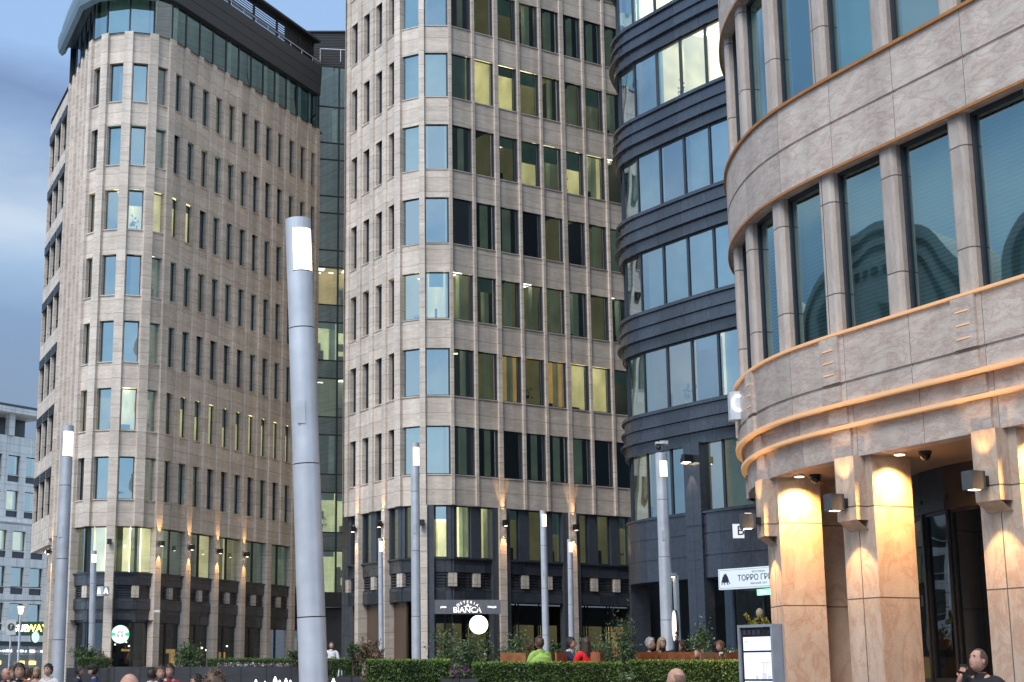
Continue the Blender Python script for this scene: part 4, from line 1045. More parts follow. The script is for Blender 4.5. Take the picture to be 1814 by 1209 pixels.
# church across the square, out of frame: the bay windows mirror it
def church():
    b = thing('church', 'stone church with round-arched gables across the square', 'church', (-24, 34, 0))
    w = MB(); st = plain('church_stone', (0.55, 0.52, 0.48), 0.8)
    w.box(-34, -24, 20, 62, 0, 13); CZ_ = 14.9; RG = 3.7
    n = 20
    for cy in (25.0, 33.0, 41.0, 49.0, 57.0):     # rounded gables facing the square
        pts = [Vector((-23.6, cy + RG * math.cos(math.pi * k / n), CZ_ + RG * math.sin(math.pi * k / n))) for k in range(n + 1)]
        w.poly([tuple(p) for p in pts]); back = [p + Vector((-3, 0, 0)) for p in pts]
        for k in range(n): w.quad(pts[k], pts[k + 1], back[k + 1], back[k])
        w.quad((-23.6, cy + RG, 0), (-23.6, cy - RG, 0), (-23.6, cy - RG, CZ_), (-23.6, cy + RG, CZ_))
        for k in range(n):
            for rr_ in (2.5, 3.1):
                a0 = math.pi * k / n; a1 = math.pi * (k + 1) / n
                w.quad((-23.5, cy + rr_ * math.cos(a0), CZ_ + rr_ * math.sin(a0)), (-23.5, cy + rr_ * math.cos(a1), CZ_ + rr_ * math.sin(a1)), (-23.5, cy + (rr_ + 0.2) * math.cos(a1), CZ_ + (rr_ + 0.2) * math.sin(a1)), (-23.5, cy + (rr_ + 0.2) * math.cos(a0), CZ_ + (rr_ + 0.2) * math.sin(a0)), m=1)
        for t in range(5): w.box(-23.58, -23.45, cy - 1.1 + t * 0.5, cy - 0.85 + t * 0.5, 16.4, 16.7, m=1); 
        w.box(-23.55, -23.45, cy - 0.15, cy + 0.15, 12.5, 15.4, m=1); w.box(-23.55, -23.45, cy - 0.6, cy + 0.6, 14.3, 14.6, m=1); w.box(-23.55, -23.45, cy - 0.4, cy + 0.4, 13.2, 13.45, m=1)
    bw(w, 'wall', [st, plain('church_trim', (0.16, 0.14, 0.12), 0.8)], b)
    d = MB(); d.tube((-30, 30, 13), (-30, 30, 21), 2.6, n=20); d.ball((-30, 30, 21), 2.9, 2.9, 3.6, n=20); d.tube((-30, 30, 24), (-30, 30, 28), 0.12, 0.05)
    bw(d, 'dome', plain('dome_metal', (0.09, 0.1, 0.11), 0.4, 0.5), b)
church()

# unseen buildings round the square, behind the camera, added to darken shop window reflections
def square_side(x0, x1, y0, y1, h, label):
    b = thing('office_building', label, 'building', ((x0 + x1) / 2, (y0 + y1) / 2, 0))
    w = MB(); w.box(x0, x1, y0, y1, 0, h); p = MB()
    st = stone('plaster_' + str(int(h)), (0.22, 0.20, 0.18), (0.32, 0.30, 0.27), (0.3, 0.25, 0.2), pw=2.0, ph=1.0)
    for k in range(int(h // 3.8)):
        z = 1.2 + k * 3.8
        x = x0 + 1
        while x < x1 - 2: p.box(x, x + 1.4, y1 - 0.02, y1 + 0.05, z, z + 2.2); x += 3.0
        y = y0 + 1
        while y < y1 - 2: p.box(x1 - 0.02, x1 + 0.05, y, y + 1.4, z, z + 2.2); y += 3.0
    w.box(x0 - 0.4, x1 + 0.4, y0 - 0.4, y1 + 0.4, h, h + 0.8)
    bw(w, 'wall', st, b); bw(p, 'window', M['frame'], b)
square_side(-60, 10, -60, -40, 19, 'unseen long plastered building behind the square')
square_side(14, 60, -60, -34, 24, 'unseen taller plastered building behind the square at the right')
square_side(-75, -50, -30, 10, 17, 'unseen plastered building on the left side of the square')
# ================================================================ LAMP POSTS
POST_G = 'slim steel lamp posts of the square'
def lamp_post(ptop, pbot_x, Y, dia, floor, label, light=(0.10, 0.27), kind='post', glow=True, side=1):
    """round steel mast, slightly leaning, with a lit window cut in its head"""
    a = at(ptop[0], ptop[1], Y); bx = at(pbot_x, 1150, Y).x; zb = at(pbot_x, 1150, Y).z
    # carry the axis down to the floor
    k = (a.x - bx) / (a.z - zb); base = Vector((bx + (floor - zb) * k, Y, floor))
    t = thing('street_lamp', label, 'street lamp', base, 0, POST_G)
    hgt = a.z - floor; tilt = math.atan2(a.x - base.x, hgt); t.rotation_euler = (0, tilt, 0); Lh = math.hypot(hgt, a.x - base.x); r = dia / 2
    m = MB(); rb = r * 1.08; N_ = 28
    zz = [0, 0.28 * Lh, 0.285 * Lh, 0.52 * Lh, 0.525 * Lh, 0.76 * Lh]
    l1 = Lh - light[0] * 1.0; l0 = Lh - light[1]
    for z0, z1, f in [(0, 0.30 * Lh, 1.08), (0.302 * Lh, 0.56 * Lh, 1.05), (0.562 * Lh, 0.80 * Lh, 1.02), (0.802 * Lh, l0, 1.0)]:
        m.tube((0, 0, z0), (0, 0, z1), r * f, r * f * 0.99, n=N_, caps=True)
        m.tube((0, 0, z1 - 0.004), (0, 0, z1 + 0.02), r * 0.955, n=N_, m=1, caps=False)
    m.build('mast', [M['steel'], M['black']], t)
    # head: the tube is open towards one side, a lamp glows in the opening
    h = MB(); g = MB(); a0, a1 = (-112, 8) if side > 0 else (160, 250)
    for k in range(N_):
        t0 = 360.0 * k / N_; t1 = 360.0 * (k + 1) / N_
        inside = any(a0 <= (t0 + 360.0 / N_ / 2) + o <= a1 for o in (-360, 0))
        def q(mb, rr, z0, z1): mb.quad((rr * math.cos(R(t0)), rr * math.sin(R(t0)), z0), (rr * math.cos(R(t1)), rr * math.sin(R(t1)), z0), (rr * math.cos(R(t1)), rr * math.sin(R(t1)), z1), (rr * math.cos(R(t0)), rr * math.sin(R(t0)), z1), smooth=True)
        if inside: q(g, r * 0.93, l0 + 0.01, l1)
        else: q(h, r, l0, l1)
        q(h, r, l1, Lh)
    h.tube((0, 0, Lh - 0.01), (0, 0, Lh), r * 0.98, n=N_); h.tube((0, 0, l1), (0, 0, l1 + 0.01), r * 0.97, n=N_); h.tube((0, 0, l0 - 0.01), (0, 0, l0), r * 0.97, n=N_)
    h.build('lamp_head', M['steel'], t); g.build('lamp', M['lamp_w2'], t)
    d = MB(); d.box(-r * 0.5, r * 0.1, -r * 1.07, -r * 0.9, 0.63 * Lh, 0.67 * Lh); d.build('access_door', M['steel'], t)
    return t
M['lamp_w2'] = emit('lamp_window', (1.0, 0.74, 0.48), 2.2)
lamp_post((528, 390), 553.5, 22, 0.37, 0, 'thick leaning steel lamp post nearest the camera, in front of the left tower', (0.16, 0.80), glow=2)
lamp_post((120, 755), 103.5, 46, 0.36, 0, 'steel lamp post with a lit head in front of the left tower corner', (0.18, 0.92), glow=2)
lamp_post((735, 785), 737.5, 52, 0.285, TER, 'steel lamp post rising behind the hedge by the corner of the middle tower', (0.16, 0.78))
lamp_post((1171, 803), 1183, 50, 0.37, TER, 'steel lamp post with cameras on its top before the dark curved building', (0.27, 0.78), glow=0.5)
lamp_post((962, 905), 967.5, 66, 0.27, TER, 'steel lamp post right of the restaurant sign with its lamp by the dark windows', (0.16, 0.68))
lamp_post((1009.5, 956), 1013, 68, 0.23, TER, 'shorter steel lamp post close left of a lit stone column', (0.13, 0.56))
lamp_post((674, 954), 675.5, 66, 0.2, TER, 'shorter steel lamp post in front of the bronze panels of the middle tower', (0.13, 0.58))
lamp_post((166, 976), 162, 66, 0.25, 0, 'slender steel lamp post before the granite base of the left tower', (0.16, 0.50))
# lantern far at the left
def lantern():
    p = at(34, 1140, 88); t = thing('street_lamp', 'small lantern on a pale post in the side street at the left', 'street lamp', (p.x, 88, 0), 0)
    a = MB(); zt = at(33, 1088, 88).z; a.tube((0, 0, 0), (0, 0, zt), 0.075, 0.06); a.build('mast', M['steel'], t)
    g = MB(); g.tube((0, 0, zt), (0, 0, zt + 0.42), 0.10, 0.17); g.build('lamp', M['lamp_w2'], t)
    c = MB(); c.tube((0, 0, zt + 0.42), (0, 0, zt + 0.55), 0.2, 0.04); c.build('cap', M['black'], t)
lantern()
def flood_pole():
    Y = 51; p = at(1203, 1150, Y); zt = at(1201, 1020, Y).z
    t = thing('floodlight_pole', 'low pole with a floodlight head in the entrance of the dark building', 'light pole', (p.x, Y, TER))
    a = MB(); a.tube((0, 0, 0), (-0.03, 0, zt - TER), 0.095, 0.09, n=20); a.build('mast', M['steel'], t)
    a = MB(); a.box(-0.28, -0.02, -0.12, 0.12, zt - TER - 0.04, zt - TER + 0.08); a.build('lamp_head', M['steel'], t)
    a = MB(); a.box(-0.26, -0.08, -0.1, 0.1, zt - TER - 0.06, zt - TER - 0.041); a.build('lens', M['lens'], t)
flood_pole()
def pole_cameras():
    p = at(1172, 795, 50); t = thing('security_camera', 'pair of cameras on a bracket topping the lamp post', 'security camera', p)
    a = MB(); a.tube((0, 0, 0), (0, 0, 0.12), 0.03); a.box(-0.2, 0.22, -0.03, 0.03, 0.1, 0.15); a.build('bracket', M['steel'], t)
    a = MB(); a.ball((-0.1, -0.06, 0.02), 0.085); a.build('dome', M['black'], t)
    a = MB(); a.box(-0.2, 0.05, -0.14, 0.02, 0.14, 0.2); a.build('housing', M['white_p'], t)
    a = MB(); a.box(-0.05, 0.2, -0.1, 0.0, 0.13, 0.24); a.build('housing', M['steel'], t)
pole_cameras()

# ================================================================ SCONCES ON THE TOWERS
def sconce(Vp, Vq, Vr, label, group, lit=True, z=8.72):
    Mx, _ = frame(Vp, Vr); Mx = Matrix.Translation(Vector((Vq[0], Vq[1], 0)) - Mx.translation) @ Mx
    p = Mx @ Vector((0, 0, z)); t = thing('wall_lamp', label, 'wall lamp', p, 0, group); Mi = Mx @ Matrix.Translation((0, 0, z))
    a = MB(); a.box(-0.11, 0.11, -0.34, -0.10, -0.14, 0.14, M=Mi); bw(a, 'housing', M['black'], t, bevel=0.01)
    a = MB(); a.box(-0.05, 0.05, -0.12, 0.02, -0.05, 0.05, M=Mi); bw(a, 'wall_bracket', M['black'], t)
    if not lit: return
    for s, w_ in ((-1, 120), (1, 105)):
        a = MB(); a.box(-0.06, 0.06, -0.28, -0.16, min(s * 0.141, s * 0.146), max(s * 0.141, s * 0.146), M=Mi); bw(a, 'lens', M['lens'], t)
        spot('down_light' if s < 0 else 'up_light', Mi @ Vector((0, -0.2, s * 0.17)), Mi @ Vector((0, 0.0, s * 1.9)), (1, 0.56, 0.22), w_, 34, 0.6, 0.03, t)
GA = 'small box lamps on the columns of the left tower'; GB = 'small box lamps on the columns of the middle tower'
for k, lb in ((2, 'lit box lamp on the first column right of the left tower corner'), (4, 'lit box lamp on the second column right of the left tower corner'), (6, 'lit box lamp on the third column right of the left tower corner'), (8, 'lit box lamp on the fourth column right of the left tower corner'),
              (-6, 'lit box lamp far left beside the lamp post')):
    i = IA + k; sconce(VA[i - 1], VA[i], VA[min(len(VA) - 1, i + 1)], lb, GA)
sconce(VA[IA - 1], VA[IA], VA[IA + 1], 'unlit box lamp on the corner column of the left tower', GA, False)
for k, lb in ((3, 'lit box lamp right of the restaurant sign on the middle tower'), (6, 'lit box lamp on the second column right of the middle tower corner'), (9, 'lit box lamp on the last stone column before the dark building'),
              (-2, 'lit box lamp on the first column left of the middle tower corner'), (-4, 'lit box lamp near the left edge of the middle tower')):
    i = IB + k; sconce(VB[i - 1], VB[i], VB[i + 1], lb, GB, True, 8.85)
sconce(VB[IB - 1], VB[IB], VB[IB + 1], 'unlit box lamp on the corner column of the middle tower', GB, False)
Mi = MPC @ Matrix.Translation((0, 0, 9.05))
t = thing('wall_lamp', 'twin lamp on the granite pilaster of the dark curved building', 'wall lamp', Mi @ Vector((0, 0, 0)))
a = MB(); a.box(-0.05, 0.12, -0.5, -0.12, -0.1, 0.16, M=Mi); a.box(-0.2, -0.07, -0.42, -0.15, -0.12, 0.05, M=Mi); a.box(-0.03, 0.03, -0.15, 0, -0.03, 0.03, M=Mi); bw(a, 'housing', M['black'], t)
a = MB(); a.box(-0.19, -0.08, -0.4, -0.17, -0.131, -0.121, M=Mi); bw(a, 'lens', M['lens'], t)
a = MB(); a.box(-0.03, 0.10, -0.46, -0.2, -0.111, -0.101, M=Mi); bw(a, 'lens', M['lens'], t)
spot('down_light', Mi @ Vector((0.0, -0.35, -0.15)), Mi @ Vector((0, -0.05, -1.8)), (1, 0.75, 0.5), 60, 45, 0.5, 0.03, t)

# ================================================================ SIGNS
def text_mesh(s, size, mat, parent, Mx, name='lettering', extr=0.01, align='CENTER', spacing=1.0, squash=1.0):
    cu = bpy.data.curves.new('lettering', 'FONT'); cu.body = s; cu.size = size; cu.extrude = extr; cu.align_x = align; cu.align_y = 'CENTER'; cu.space_character = spacing
    tmp = bpy.data.objects.new('tmp', cu); C.objects.link(tmp)
    dg = bpy.context.evaluated_depsgraph_get(); me = bpy.data.meshes.new_from_object(tmp.evaluated_get(dg))
    bpy.data.objects.remove(tmp); bpy.data.curves.remove(cu)
    me.materials.clear(); me.materials.append(mat)
    # text lies in xy facing +z : stand it up facing -y
    me.transform(Mx @ Matrix.Rotation(R(90), 4, 'X') @ Matrix.Diagonal((squash, 1, 1, 1)))
    o = bpy.data.objects.new(name, me); C.objects.link(o)
    return keep(o, parent) if parent else o
INK = plain('sign_ink', (0.02, 0.03, 0.06), 0.6); WGLOW = emit('sign_white_glow', (0.95, 0.95, 1.0), 1.3)
def facing(px, py, Y, hd):
    """matrix at a seen point; board's right runs along heading hd, it faces the right-hand normal"""
    p = at(px, py, Y); d = (math.sin(R(hd)), math.cos(R(hd)))
    return Matrix(((d[0], -d[1], 0, p.x), (d[1], d[0], 0, p.y), (0, 0, 1, p.z), (0, 0, 0, 1))), p
# steakhouse sign on the dark building
i0 = min(range(len(VC) - 1), key=lambda i: abs(696 + 2798 * VC[i][0] / (VC[i][1] * 0.978 + 0.7) - 1262))
A = Vector(VC[i0]); B = Vector(VC[i0 + 2]); Mf, Lf = frame(A, B)
z1 = at(1262, 1010, A.y).z; z0 = at(1262, 1046, A.y).z; zc = (z0 + z1) / 2; hh = z1 - z0
t = thing('restaurant_sign', 'long white lightbox sign with a bull and dark lettering on the dark building', 'sign', Mf @ Vector((0, 0, zc)))
a = MB(); a.box(0.0, 3.3, -0.35, -0.15, z0, z1, M=Mf); bw(a, 'lightbox', emit('sign_box', (0.72, 0.84, 1.0), 0.16, base=(0.7, 0.75, 0.8)), t)
a = MB()
for (xa, xb, za, zb) in ((0.04, 3.26, z0 + 0.04, z0 + 0.05), (0.04, 3.26, z1 - 0.05, z1 - 0.04), (0.04, 0.05, z0 + 0.04, z1 - 0.04), (3.25, 3.26, z0 + 0.04, z1 - 0.04)): a.box(xa, xb, -0.356, -0.345, za, zb, M=Mf)
bw(a, 'border_line', plain('sign_line', (0.25, 0.3, 0.36), 0.6), t)
text_mesh('ТОРРО ГРИЛЬ', 0.265, INK, t, Mf @ Matrix.Translation((1.78, -0.355, zc + 0.0)), extr=0.004)
text_mesh('РЕСТОРАН', 0.08, INK, t, Mf @ Matrix.Translation((1.75, -0.355, zc + 0.19)), extr=0.003, spacing=1.4)
text_mesh('ВИННЫЙ ЗАЛ', 0.08, INK, t, Mf @ Matrix.Translation((1.75, -0.355, zc - 0.19)), extr=0.003, spacing=1.4)
bull = [(0.16, -0.02), (0.20, 0.08), (0.25, 0.12), (0.22, 0.17), (0.26, 0.15), (0.33, 0.18), (0.36, 0.20), (0.36, 0.16), (0.42, 0.08), (0.46, -0.02), (0.47, -0.08), (0.53, -0.16), (0.50, -0.17), (0.44, -0.10), (0.41, -0.11), (0.44, -0.2), (0.41, -0.2), (0.36, -0.11), (0.27, -0.12), (0.30, -0.2), (0.27, -0.2), (0.22, -0.11), (0.18, -0.1), (0.17, -0.19), (0.14, -0.19), (0.14, -0.08)]
a = MB(); a.poly([Mf @ Vector((x, -0.357, zc + z)) for x, z in bull]); bw(a, 'bull_emblem', INK, t)
# B plate
Mf2, p = facing(1309, 941, 49.8, 100); t = thing('letter_sign', 'white projecting plate with the letter B beside a column lamp', 'sign', p)
a = MB(); a.box(-0.19, 0.16, 0, 0.1, -0.22, 0.22, M=Mf2); bw(a, 'plate', emit('plate_white', (0.9, 0.93, 1), 0.15), t)
text_mesh('B', 0.42, INK, t, Mf2 @ Matrix.Translation((0.05, -0.004, 0)), extr=0.003)
# C box on the bay
Mf3, p = facing(1309, 719, 29.3, 100); t = thing('letter_sign', 'silver box sign with a glowing letter C on the end of the bay', 'sign', p)
a = MB()
pts = [(-0.19, 0.12), (-0.16, 0.02), (-0.08, -0.03), (0.02, -0.04), (0.22, -0.02), (0.22, 0.3), (-0.19, 0.3)]
for q in range(len(pts) - 1): a.quad(*[Mf3 @ Vector(v) for v in ((pts[q][0], pts[q][1], -0.26), (pts[q + 1][0], pts[q + 1][1], -0.26), (pts[q + 1][0], pts[q + 1][1], 0.27), (pts[q][0], pts[q][1], 0.27))])
for z in (-0.26, 0.27): a.poly([Mf3 @ Vector((x, y, z)) for x, y in pts])
bw(a, 'box', M['steel'], t); text_mesh('C', 0.46, WGLOW, t, Mf3 @ Matrix.Translation((-0.03, -0.055, 0.02)), extr=0.012, squash=0.75)
# prism sign with the letter A on the corner column of the left tower
p = at(182.5, 1048, 84.8); t = thing('letter_sign', 'silver wedge sign with the letter A glowing on both sides of the corner column', 'sign', p)
T = Matrix.Translation(p); a = MB()
tri = [(-0.32, 0.0), (-0.06, -0.34), (0.06, -0.34), (0.32, 0.0)]
for q in range(3): a.quad(*[T @ Vector(v) for v in ((tri[q][0], tri[q][1], -0.25), (tri[q + 1][0], tri[q + 1][1], -0.25), (tri[q + 1][0], tri[q + 1][1], 0.25), (tri[q][0], tri[q][1], 0.25))])
for z in (-0.25, 0.25): a.poly([T @ Vector((x, y, z)) for x, y in tri])
bw(a, 'box', M['steel'], t)
for s in (-1, 1):
    Mt = T @ Matrix.Translation((s * 0.195, -0.19, 0)) @ Matrix.Rotation(s * R(52), 4, 'Z'); text_mesh('A', 0.44, WGLOW, t, Mt, extr=0.01)
# osteria fascia
yS = 73.9; za = at(830, 1063, yS).z; zb = at(830, 1088, yS).z; xa = at(770, 1075, yS).x; xb = at(887, 1075, yS).x; xm = (xa + xb) / 2; zm = (za + zb) / 2
t = thing('restaurant_sign', 'grey fascia sign with arched white lettering over the corner restaurant', 'sign', (xm, yS, zm))
a = MB(); a.box(xa, xb, yS, yS + 0.12, zb, za); bw(a, 'panel', plain('sign_grey', (0.16, 0.165, 0.19), 0.5), t)
WT = emit('sign_letter_white', (1, 0.97, 0.92), 0.9)
text_mesh('BIANCA', 0.36, WT, t, Matrix.Translation((xm - 0.02, yS - 0.012, zm - 0.15)), extr=0.006)
for k, ch in enumerate('OSTERIA'):
    an = R(36 - 12 * k); text_mesh(ch, 0.17, WT, t, Matrix.Translation((xm - 0.75 * math.sin(an) , yS - 0.012, zm - 0.53 + 0.75 * math.cos(an))) @ Matrix.Rotation(-an, 4, 'Y'), extr=0.006)
text_mesh('pizza', 0.14, WT, t, Matrix.Translation((xm - 1.12, yS - 0.01, zm)), extr=0.003); text_mesh('пицца', 0.14, WT, t, Matrix.Translation((xm + 1.12, yS - 0.01, zm)), extr=0.003)
a = MB(); a.box(xm - 0.18, xm + 0.18, yS - 0.015, yS, zm + 0.015, zm + 0.035); a.box(xm - 0.05, xm + 0.05, yS - 0.015, yS, zm + 0.05, zm + 0.1); bw(a, 'emblem', WT, t)
def disc(name, label, c, r, mat_face, th=0.08, rot=0):
    t = thing(name, label, 'sign', c, rot); a = MB(); a.tube((0, 0.0, 0), (0, th, 0), r, n=40, smooth=False); a.build('disc', mat_face, t)
    b_ = MB(); b_.tube((0, 0.01, 0), (0, th + 0.01, 0), r * 1.04, n=40); b_.build('rim', M['black'], t)
    return t
p = at(848, 1107, 73.2); t = disc('round_sign', 'large glowing white disc hanging under the restaurant sign', p, 0.42, emit('disc_glow', (1, 0.95, 0.72), 1.8)); 
a = MB(); a.tube((0, 0.05, 0.4), (0, 0.05, 0.9), 0.02); a.build('hanger', M['black'], t)
p = at(213, 1124, 84.0); t = disc('round_sign', 'round green and white backlit coffee shop sign in the left tower window', p, 0.475, emit('coffee_white', (0.9, 1, 0.95), 0.5))
GR = emit('coffee_green', (0.02, 0.35, 0.16), 0.9, base=(0.02, 0.2, 0.1))
def ring(mb, r0, r1, y, n=48, a0=0, a1=360):
    for k in range(n):
        t0 = R(a0 + (a1 - a0) * k / n); t1 = R(a0 + (a1 - a0) * (k + 1) / n)
        mb.quad((r0 * math.cos(t0), y, r0 * math.sin(t0)), (r0 * math.cos(t1), y, r0 * math.sin(t1)), (r1 * math.cos(t1), y, r1 * math.sin(t1)), (r1 * math.cos(t0), y, r1 * math.sin(t0)))
a = MB(); ring(a, 0.25, 0.27, -0.006); ring(a, 0.455, 0.475, -0.006); ring(a, 0.27, 0.455, -0.005, 12, -14, 14); ring(a, 0.27, 0.455, -0.005, 12, 166, 194); a.build('green_ring', GR, t)
DK = plain('coffee_black', (0.01, 0.02, 0.015), 0.5)
a = MB(); ring(a, 0.10, 0.14, -0.007, 24, 20, 160); ring(a, 0.17, 0.20, -0.007, 24, 30, 150)
for s in (-1, 1):
    for k in range(3): a.quad((s * (0.05 + 0.05 * k), -0.007, 0.03), (s * (0.075 + 0.05 * k), -0.007, 0.03), (s * (0.09 + 0.04 * k), -0.007, -0.17 + 0.03 * k), (s * (0.06 + 0.04 * k), -0.007, -0.19 + 0.03 * k))
a.build('centre_emblem', DK, t)
for wd, up in (('STARBUCKS', 1), ('COFFEE', -1)):
    n = len(wd)
    for k, ch in enumerate(wd):
        an = R((k - (n - 1) / 2) * 15.5) * up; T_ = Matrix.Translation((0.36 * math.sin(an) * (1 if up > 0 else 1), -0.012, 0.36 * math.cos(an) * up))
        if up < 0: an2 = R((k - (n - 1) / 2) * 15.5); T_ = Matrix.Translation((0.36 * math.sin(an2), -0.012, -0.36 * math.cos(an2))) @ Matrix.Rotation(-an2, 4, 'Y')
        else: T_ = T_ @ Matrix.Rotation(an, 4, 'Y')
        o = text_mesh(ch, 0.13, GR, None, T_, extr=0.003); o.parent = t
p = at(1194, 1109, 48.8); t = disc('round_sign', 'round backlit sign seen almost edge-on behind the lamp post', p, 0.46, emit('edge_glow', (1, 0.8, 0.7), 0.6), 0.07, R(-92))
p = at(63, 1129, 100); t = disc('round_sign', 'small round green and white sign at the far left corner', p, 0.34, emit('far_coffee', (0.6, 1, 0.8), 0.45), 0.1, R(60))
# sandwich shop sign over the far shop
p = at(50, 1114, 140); t = thing('shop_sign', 'yellow and white lit lettering over the far shop at the left', 'sign', p)
Mz = Matrix.Translation(p) @ Matrix.Rotation(R(-10), 4, 'Z')
text_mesh('SUB', 0.85, emit('sub_white', (1, 1, 0.9), 3), t, Mz @ Matrix.Translation((-0.68, 0, 0)), extr=0.03); text_mesh('WAY', 0.85, emit('way_yellow', (1, 0.85, 0.05), 3), t, Mz @ Matrix.Translation((0.8, 0, 0)), extr=0.03)
a = MB(); a.box(-1.7, 1.9, 0.05, 0.2, -0.6, 0.6, M=Mz); bw(a, 'panel', plain('shop_sign_green', (0.01, 0.04, 0.02), 0.5), t)
# exit sign behind the steakhouse glass
Mf4, p = facing(1353, 1049, 50.6, 150); t = thing('exit_sign', 'small green glowing exit sign inside the restaurant', 'sign', p); a = MB(); a.box(-0.3, 0.3, 0, 0.05, -0.09, 0.09, M=Mf4); bw(a, 'panel', emit('exit_green', (0.0, 1.0, 0.35), 2.2), t)
text_mesh('EXIT', 0.12, emit('exit_white', (0.9, 1, 0.95), 3), t, Mf4 @ Matrix.Translation((0.0, -0.006, 0)), extr=0.002)
# traffic sign plate far left
p = at(15, 1180, 80); t = thing('street_sign', 'white plate with a dark round symbol on a thin pole at the left edge', 'sign', (p.x, 80, 0)); zt = at(17, 1098, 80).z
a = MB(); a.tube((0, 0, 0), (0.05, 0, zt), 0.045); a.build('mast', M['steel'], t)
a = MB(); a.box(-0.18, 0.30, -0.09, -0.05, zt - 0.75, zt); a.build('plate', plain('sign_plate', (0.55, 0.57, 0.56), 0.5), t)
a = MB(); a.tube((0.06, -0.095, zt - 0.36), (0.06, -0.105, zt - 0.36), 0.18, n=28); a.build('symbol', plain('sign_symbol', (0.06, 0.06, 0.06), 0.6), t)
a = MB(); a.box(0.04, 0.07, -0.112, -0.106, zt - 0.47, zt - 0.26); a.box(0.07, 0.13, -0.112, -0.106, zt - 0.30, zt - 0.26); a.build('arrow', M['white_p'], t)
def wires():
    for (q, lb) in (((1040, 1041), 'upper overhead wire at the left edge'), ((1066, 1064), 'lower overhead wire at the left edge')):
        a = at(-60, q[0], 70); b_ = at(74, q[1], 84); m = MB(); m.tube(a, b_, 0.02, n=6); o = m.build('overhead_wire', M['black']); tag(o, lb, 'wire')
wires()

# ================================================================ INFORMATION KIOSK
def kiosk():
    a = at(1305.6, 1108, 20.7); c = at(1367, 1106, 20.1)
    Mx, L = frame((a.x, a.y), (c.x, c.y)); zt = a.z
    t = thing('information_kiosk', 'grey information kiosk with a bright vertical screen at the foot of the lit column', 'kiosk', Mx @ Vector((0, 0, 0)))
    f = MB(); th = 0.035
    f.box(0, L, 0.0, 0.03, 0, 0.5, M=Mx); f.box(0, th, 0, 0.16, 0.5, zt, M=Mx); f.box(L - th, L, 0, 0.16, 0.5, zt, M=Mx); f.box(th, L - th, 0, 0.16, zt - th, zt, M=Mx); f.box(0, L, 0.15, 0.17, 0, zt, M=Mx)
    bw(f, 'cabinet', plain('kiosk_grey', (0.34, 0.37, 0.42), 0.4, 0.3), t)
    f = MB(); f.box(th, L - th, 0.03, 0.05, 0.5, zt - th, M=Mx); bw(f, 'bezel', plain('kiosk_bezel', (0.02, 0.02, 0.03), 0.25), t)
    sides = MB(); sides.box(L, L + 0.004, 0.0, 0.15, 0, zt, M=Mx)
    f = MB(); x0, x1 = th + 0.05, L - th - 0.03
    zz = zt - th - 0.12
    for hh_, k in ((0.17, 0), (0.33, 1), (0.30, 2), (0.28, 3)):
        f.box(x0, x1, 0.02, 0.03, zz - hh_, zz, M=Mx, m=k); zz -= hh_ + 0.024
    bw(f, 'screen', [emit('screen_white', (0.80, 0.88, 1), 0.30), emit('screen_lilac', (0.78, 0.74, 1), 0.28), emit('screen_aqua', (0.5, 0.9, 1.0), 0.30), emit('screen_white2', (0.9, 0.95, 1), 0.5)], t)
    f = MB(); ink = emit('screen_violet', (0.25, 0.15, 0.8), 0.15); z2 = zt - th - 0.12
    f.box(x0 + 0.02, x0 + 0.09, 0.014, 0.02, z2 - 0.065, z2 - 0.045, M=Mx)
    b0 = z2 - 0.17 - 0.024 - 0.33
    for (u0, u1, h_) in ((0.42, 0.52, 0.05), (0.66, 0.82, 0.08), (0.86, 0.98, 0.05)): f.box(x0 + (x1 - x0) * u0, x0 + (x1 - x0) * u1, 0.014, 0.02, b0 + 0.004, b0 + h_, M=Mx)
    for (u0, u1, h_) in ((0.7, 0.74, 0.2), (0.82, 0.85, 0.21)): f.box(x0 + (x1 - x0) * u0, x0 + (x1 - x0) * u1, 0.014, 0.02, b0 + 0.08, b0 + h_, M=Mx)
    f.box(x0 + (x1 - x0) * 0.62, x1 - 0.01, 0.014, 0.02, b0 + 0.205, b0 + 0.213, M=Mx)
    bw(f, 'screen_picture', ink, t)
    f = MB()
    for k in range(4): f.box(x0 + 0.09 * k, x0 + 0.09 * k + 0.06, 0.022, 0.03, zt - th - 0.09, zt - th - 0.03, M=Mx)
    bw(f, 'speaker_slot', plain('kiosk_slot', (0.05, 0.045, 0.07), 0.4), t)
kiosk()
# ================================================================ PLANTING
def leaf_mat(name, lo, hi, rough=0.55):
    m, nt, N, L, b = new_mat(name)
    gi = N.new('ShaderNodeNewGeometry'); tcn = N.new('ShaderNodeTexCoord'); nz = N.new('ShaderNodeTexNoise'); nz.inputs['Scale'].default_value = 3.2; nz.inputs['Detail'].default_value = 3
    L.new(tcn.outputs['Object'], nz.inputs['Vector'])
    mx = N.new('ShaderNodeMath'); mx.operation = 'ADD'; ml = N.new('ShaderNodeMath'); ml.operation = 'MULTIPLY'; ml.inputs[1].default_value = 0.45
    L.new(gi.outputs['Random Per Island'], ml.inputs[0]); L.new(ml.outputs[0], mx.inputs[0]); L.new(nz.outputs['Fac'], mx.inputs[1])
    r = ramp(N, [(0.4, lo), (1.0, hi)]); L.new(mx.outputs[0], r.inputs['Fac']); L.new(r.outputs['Color'], b.inputs['Base Color']); b.inputs['Roughness'].default_value = rough
    return m
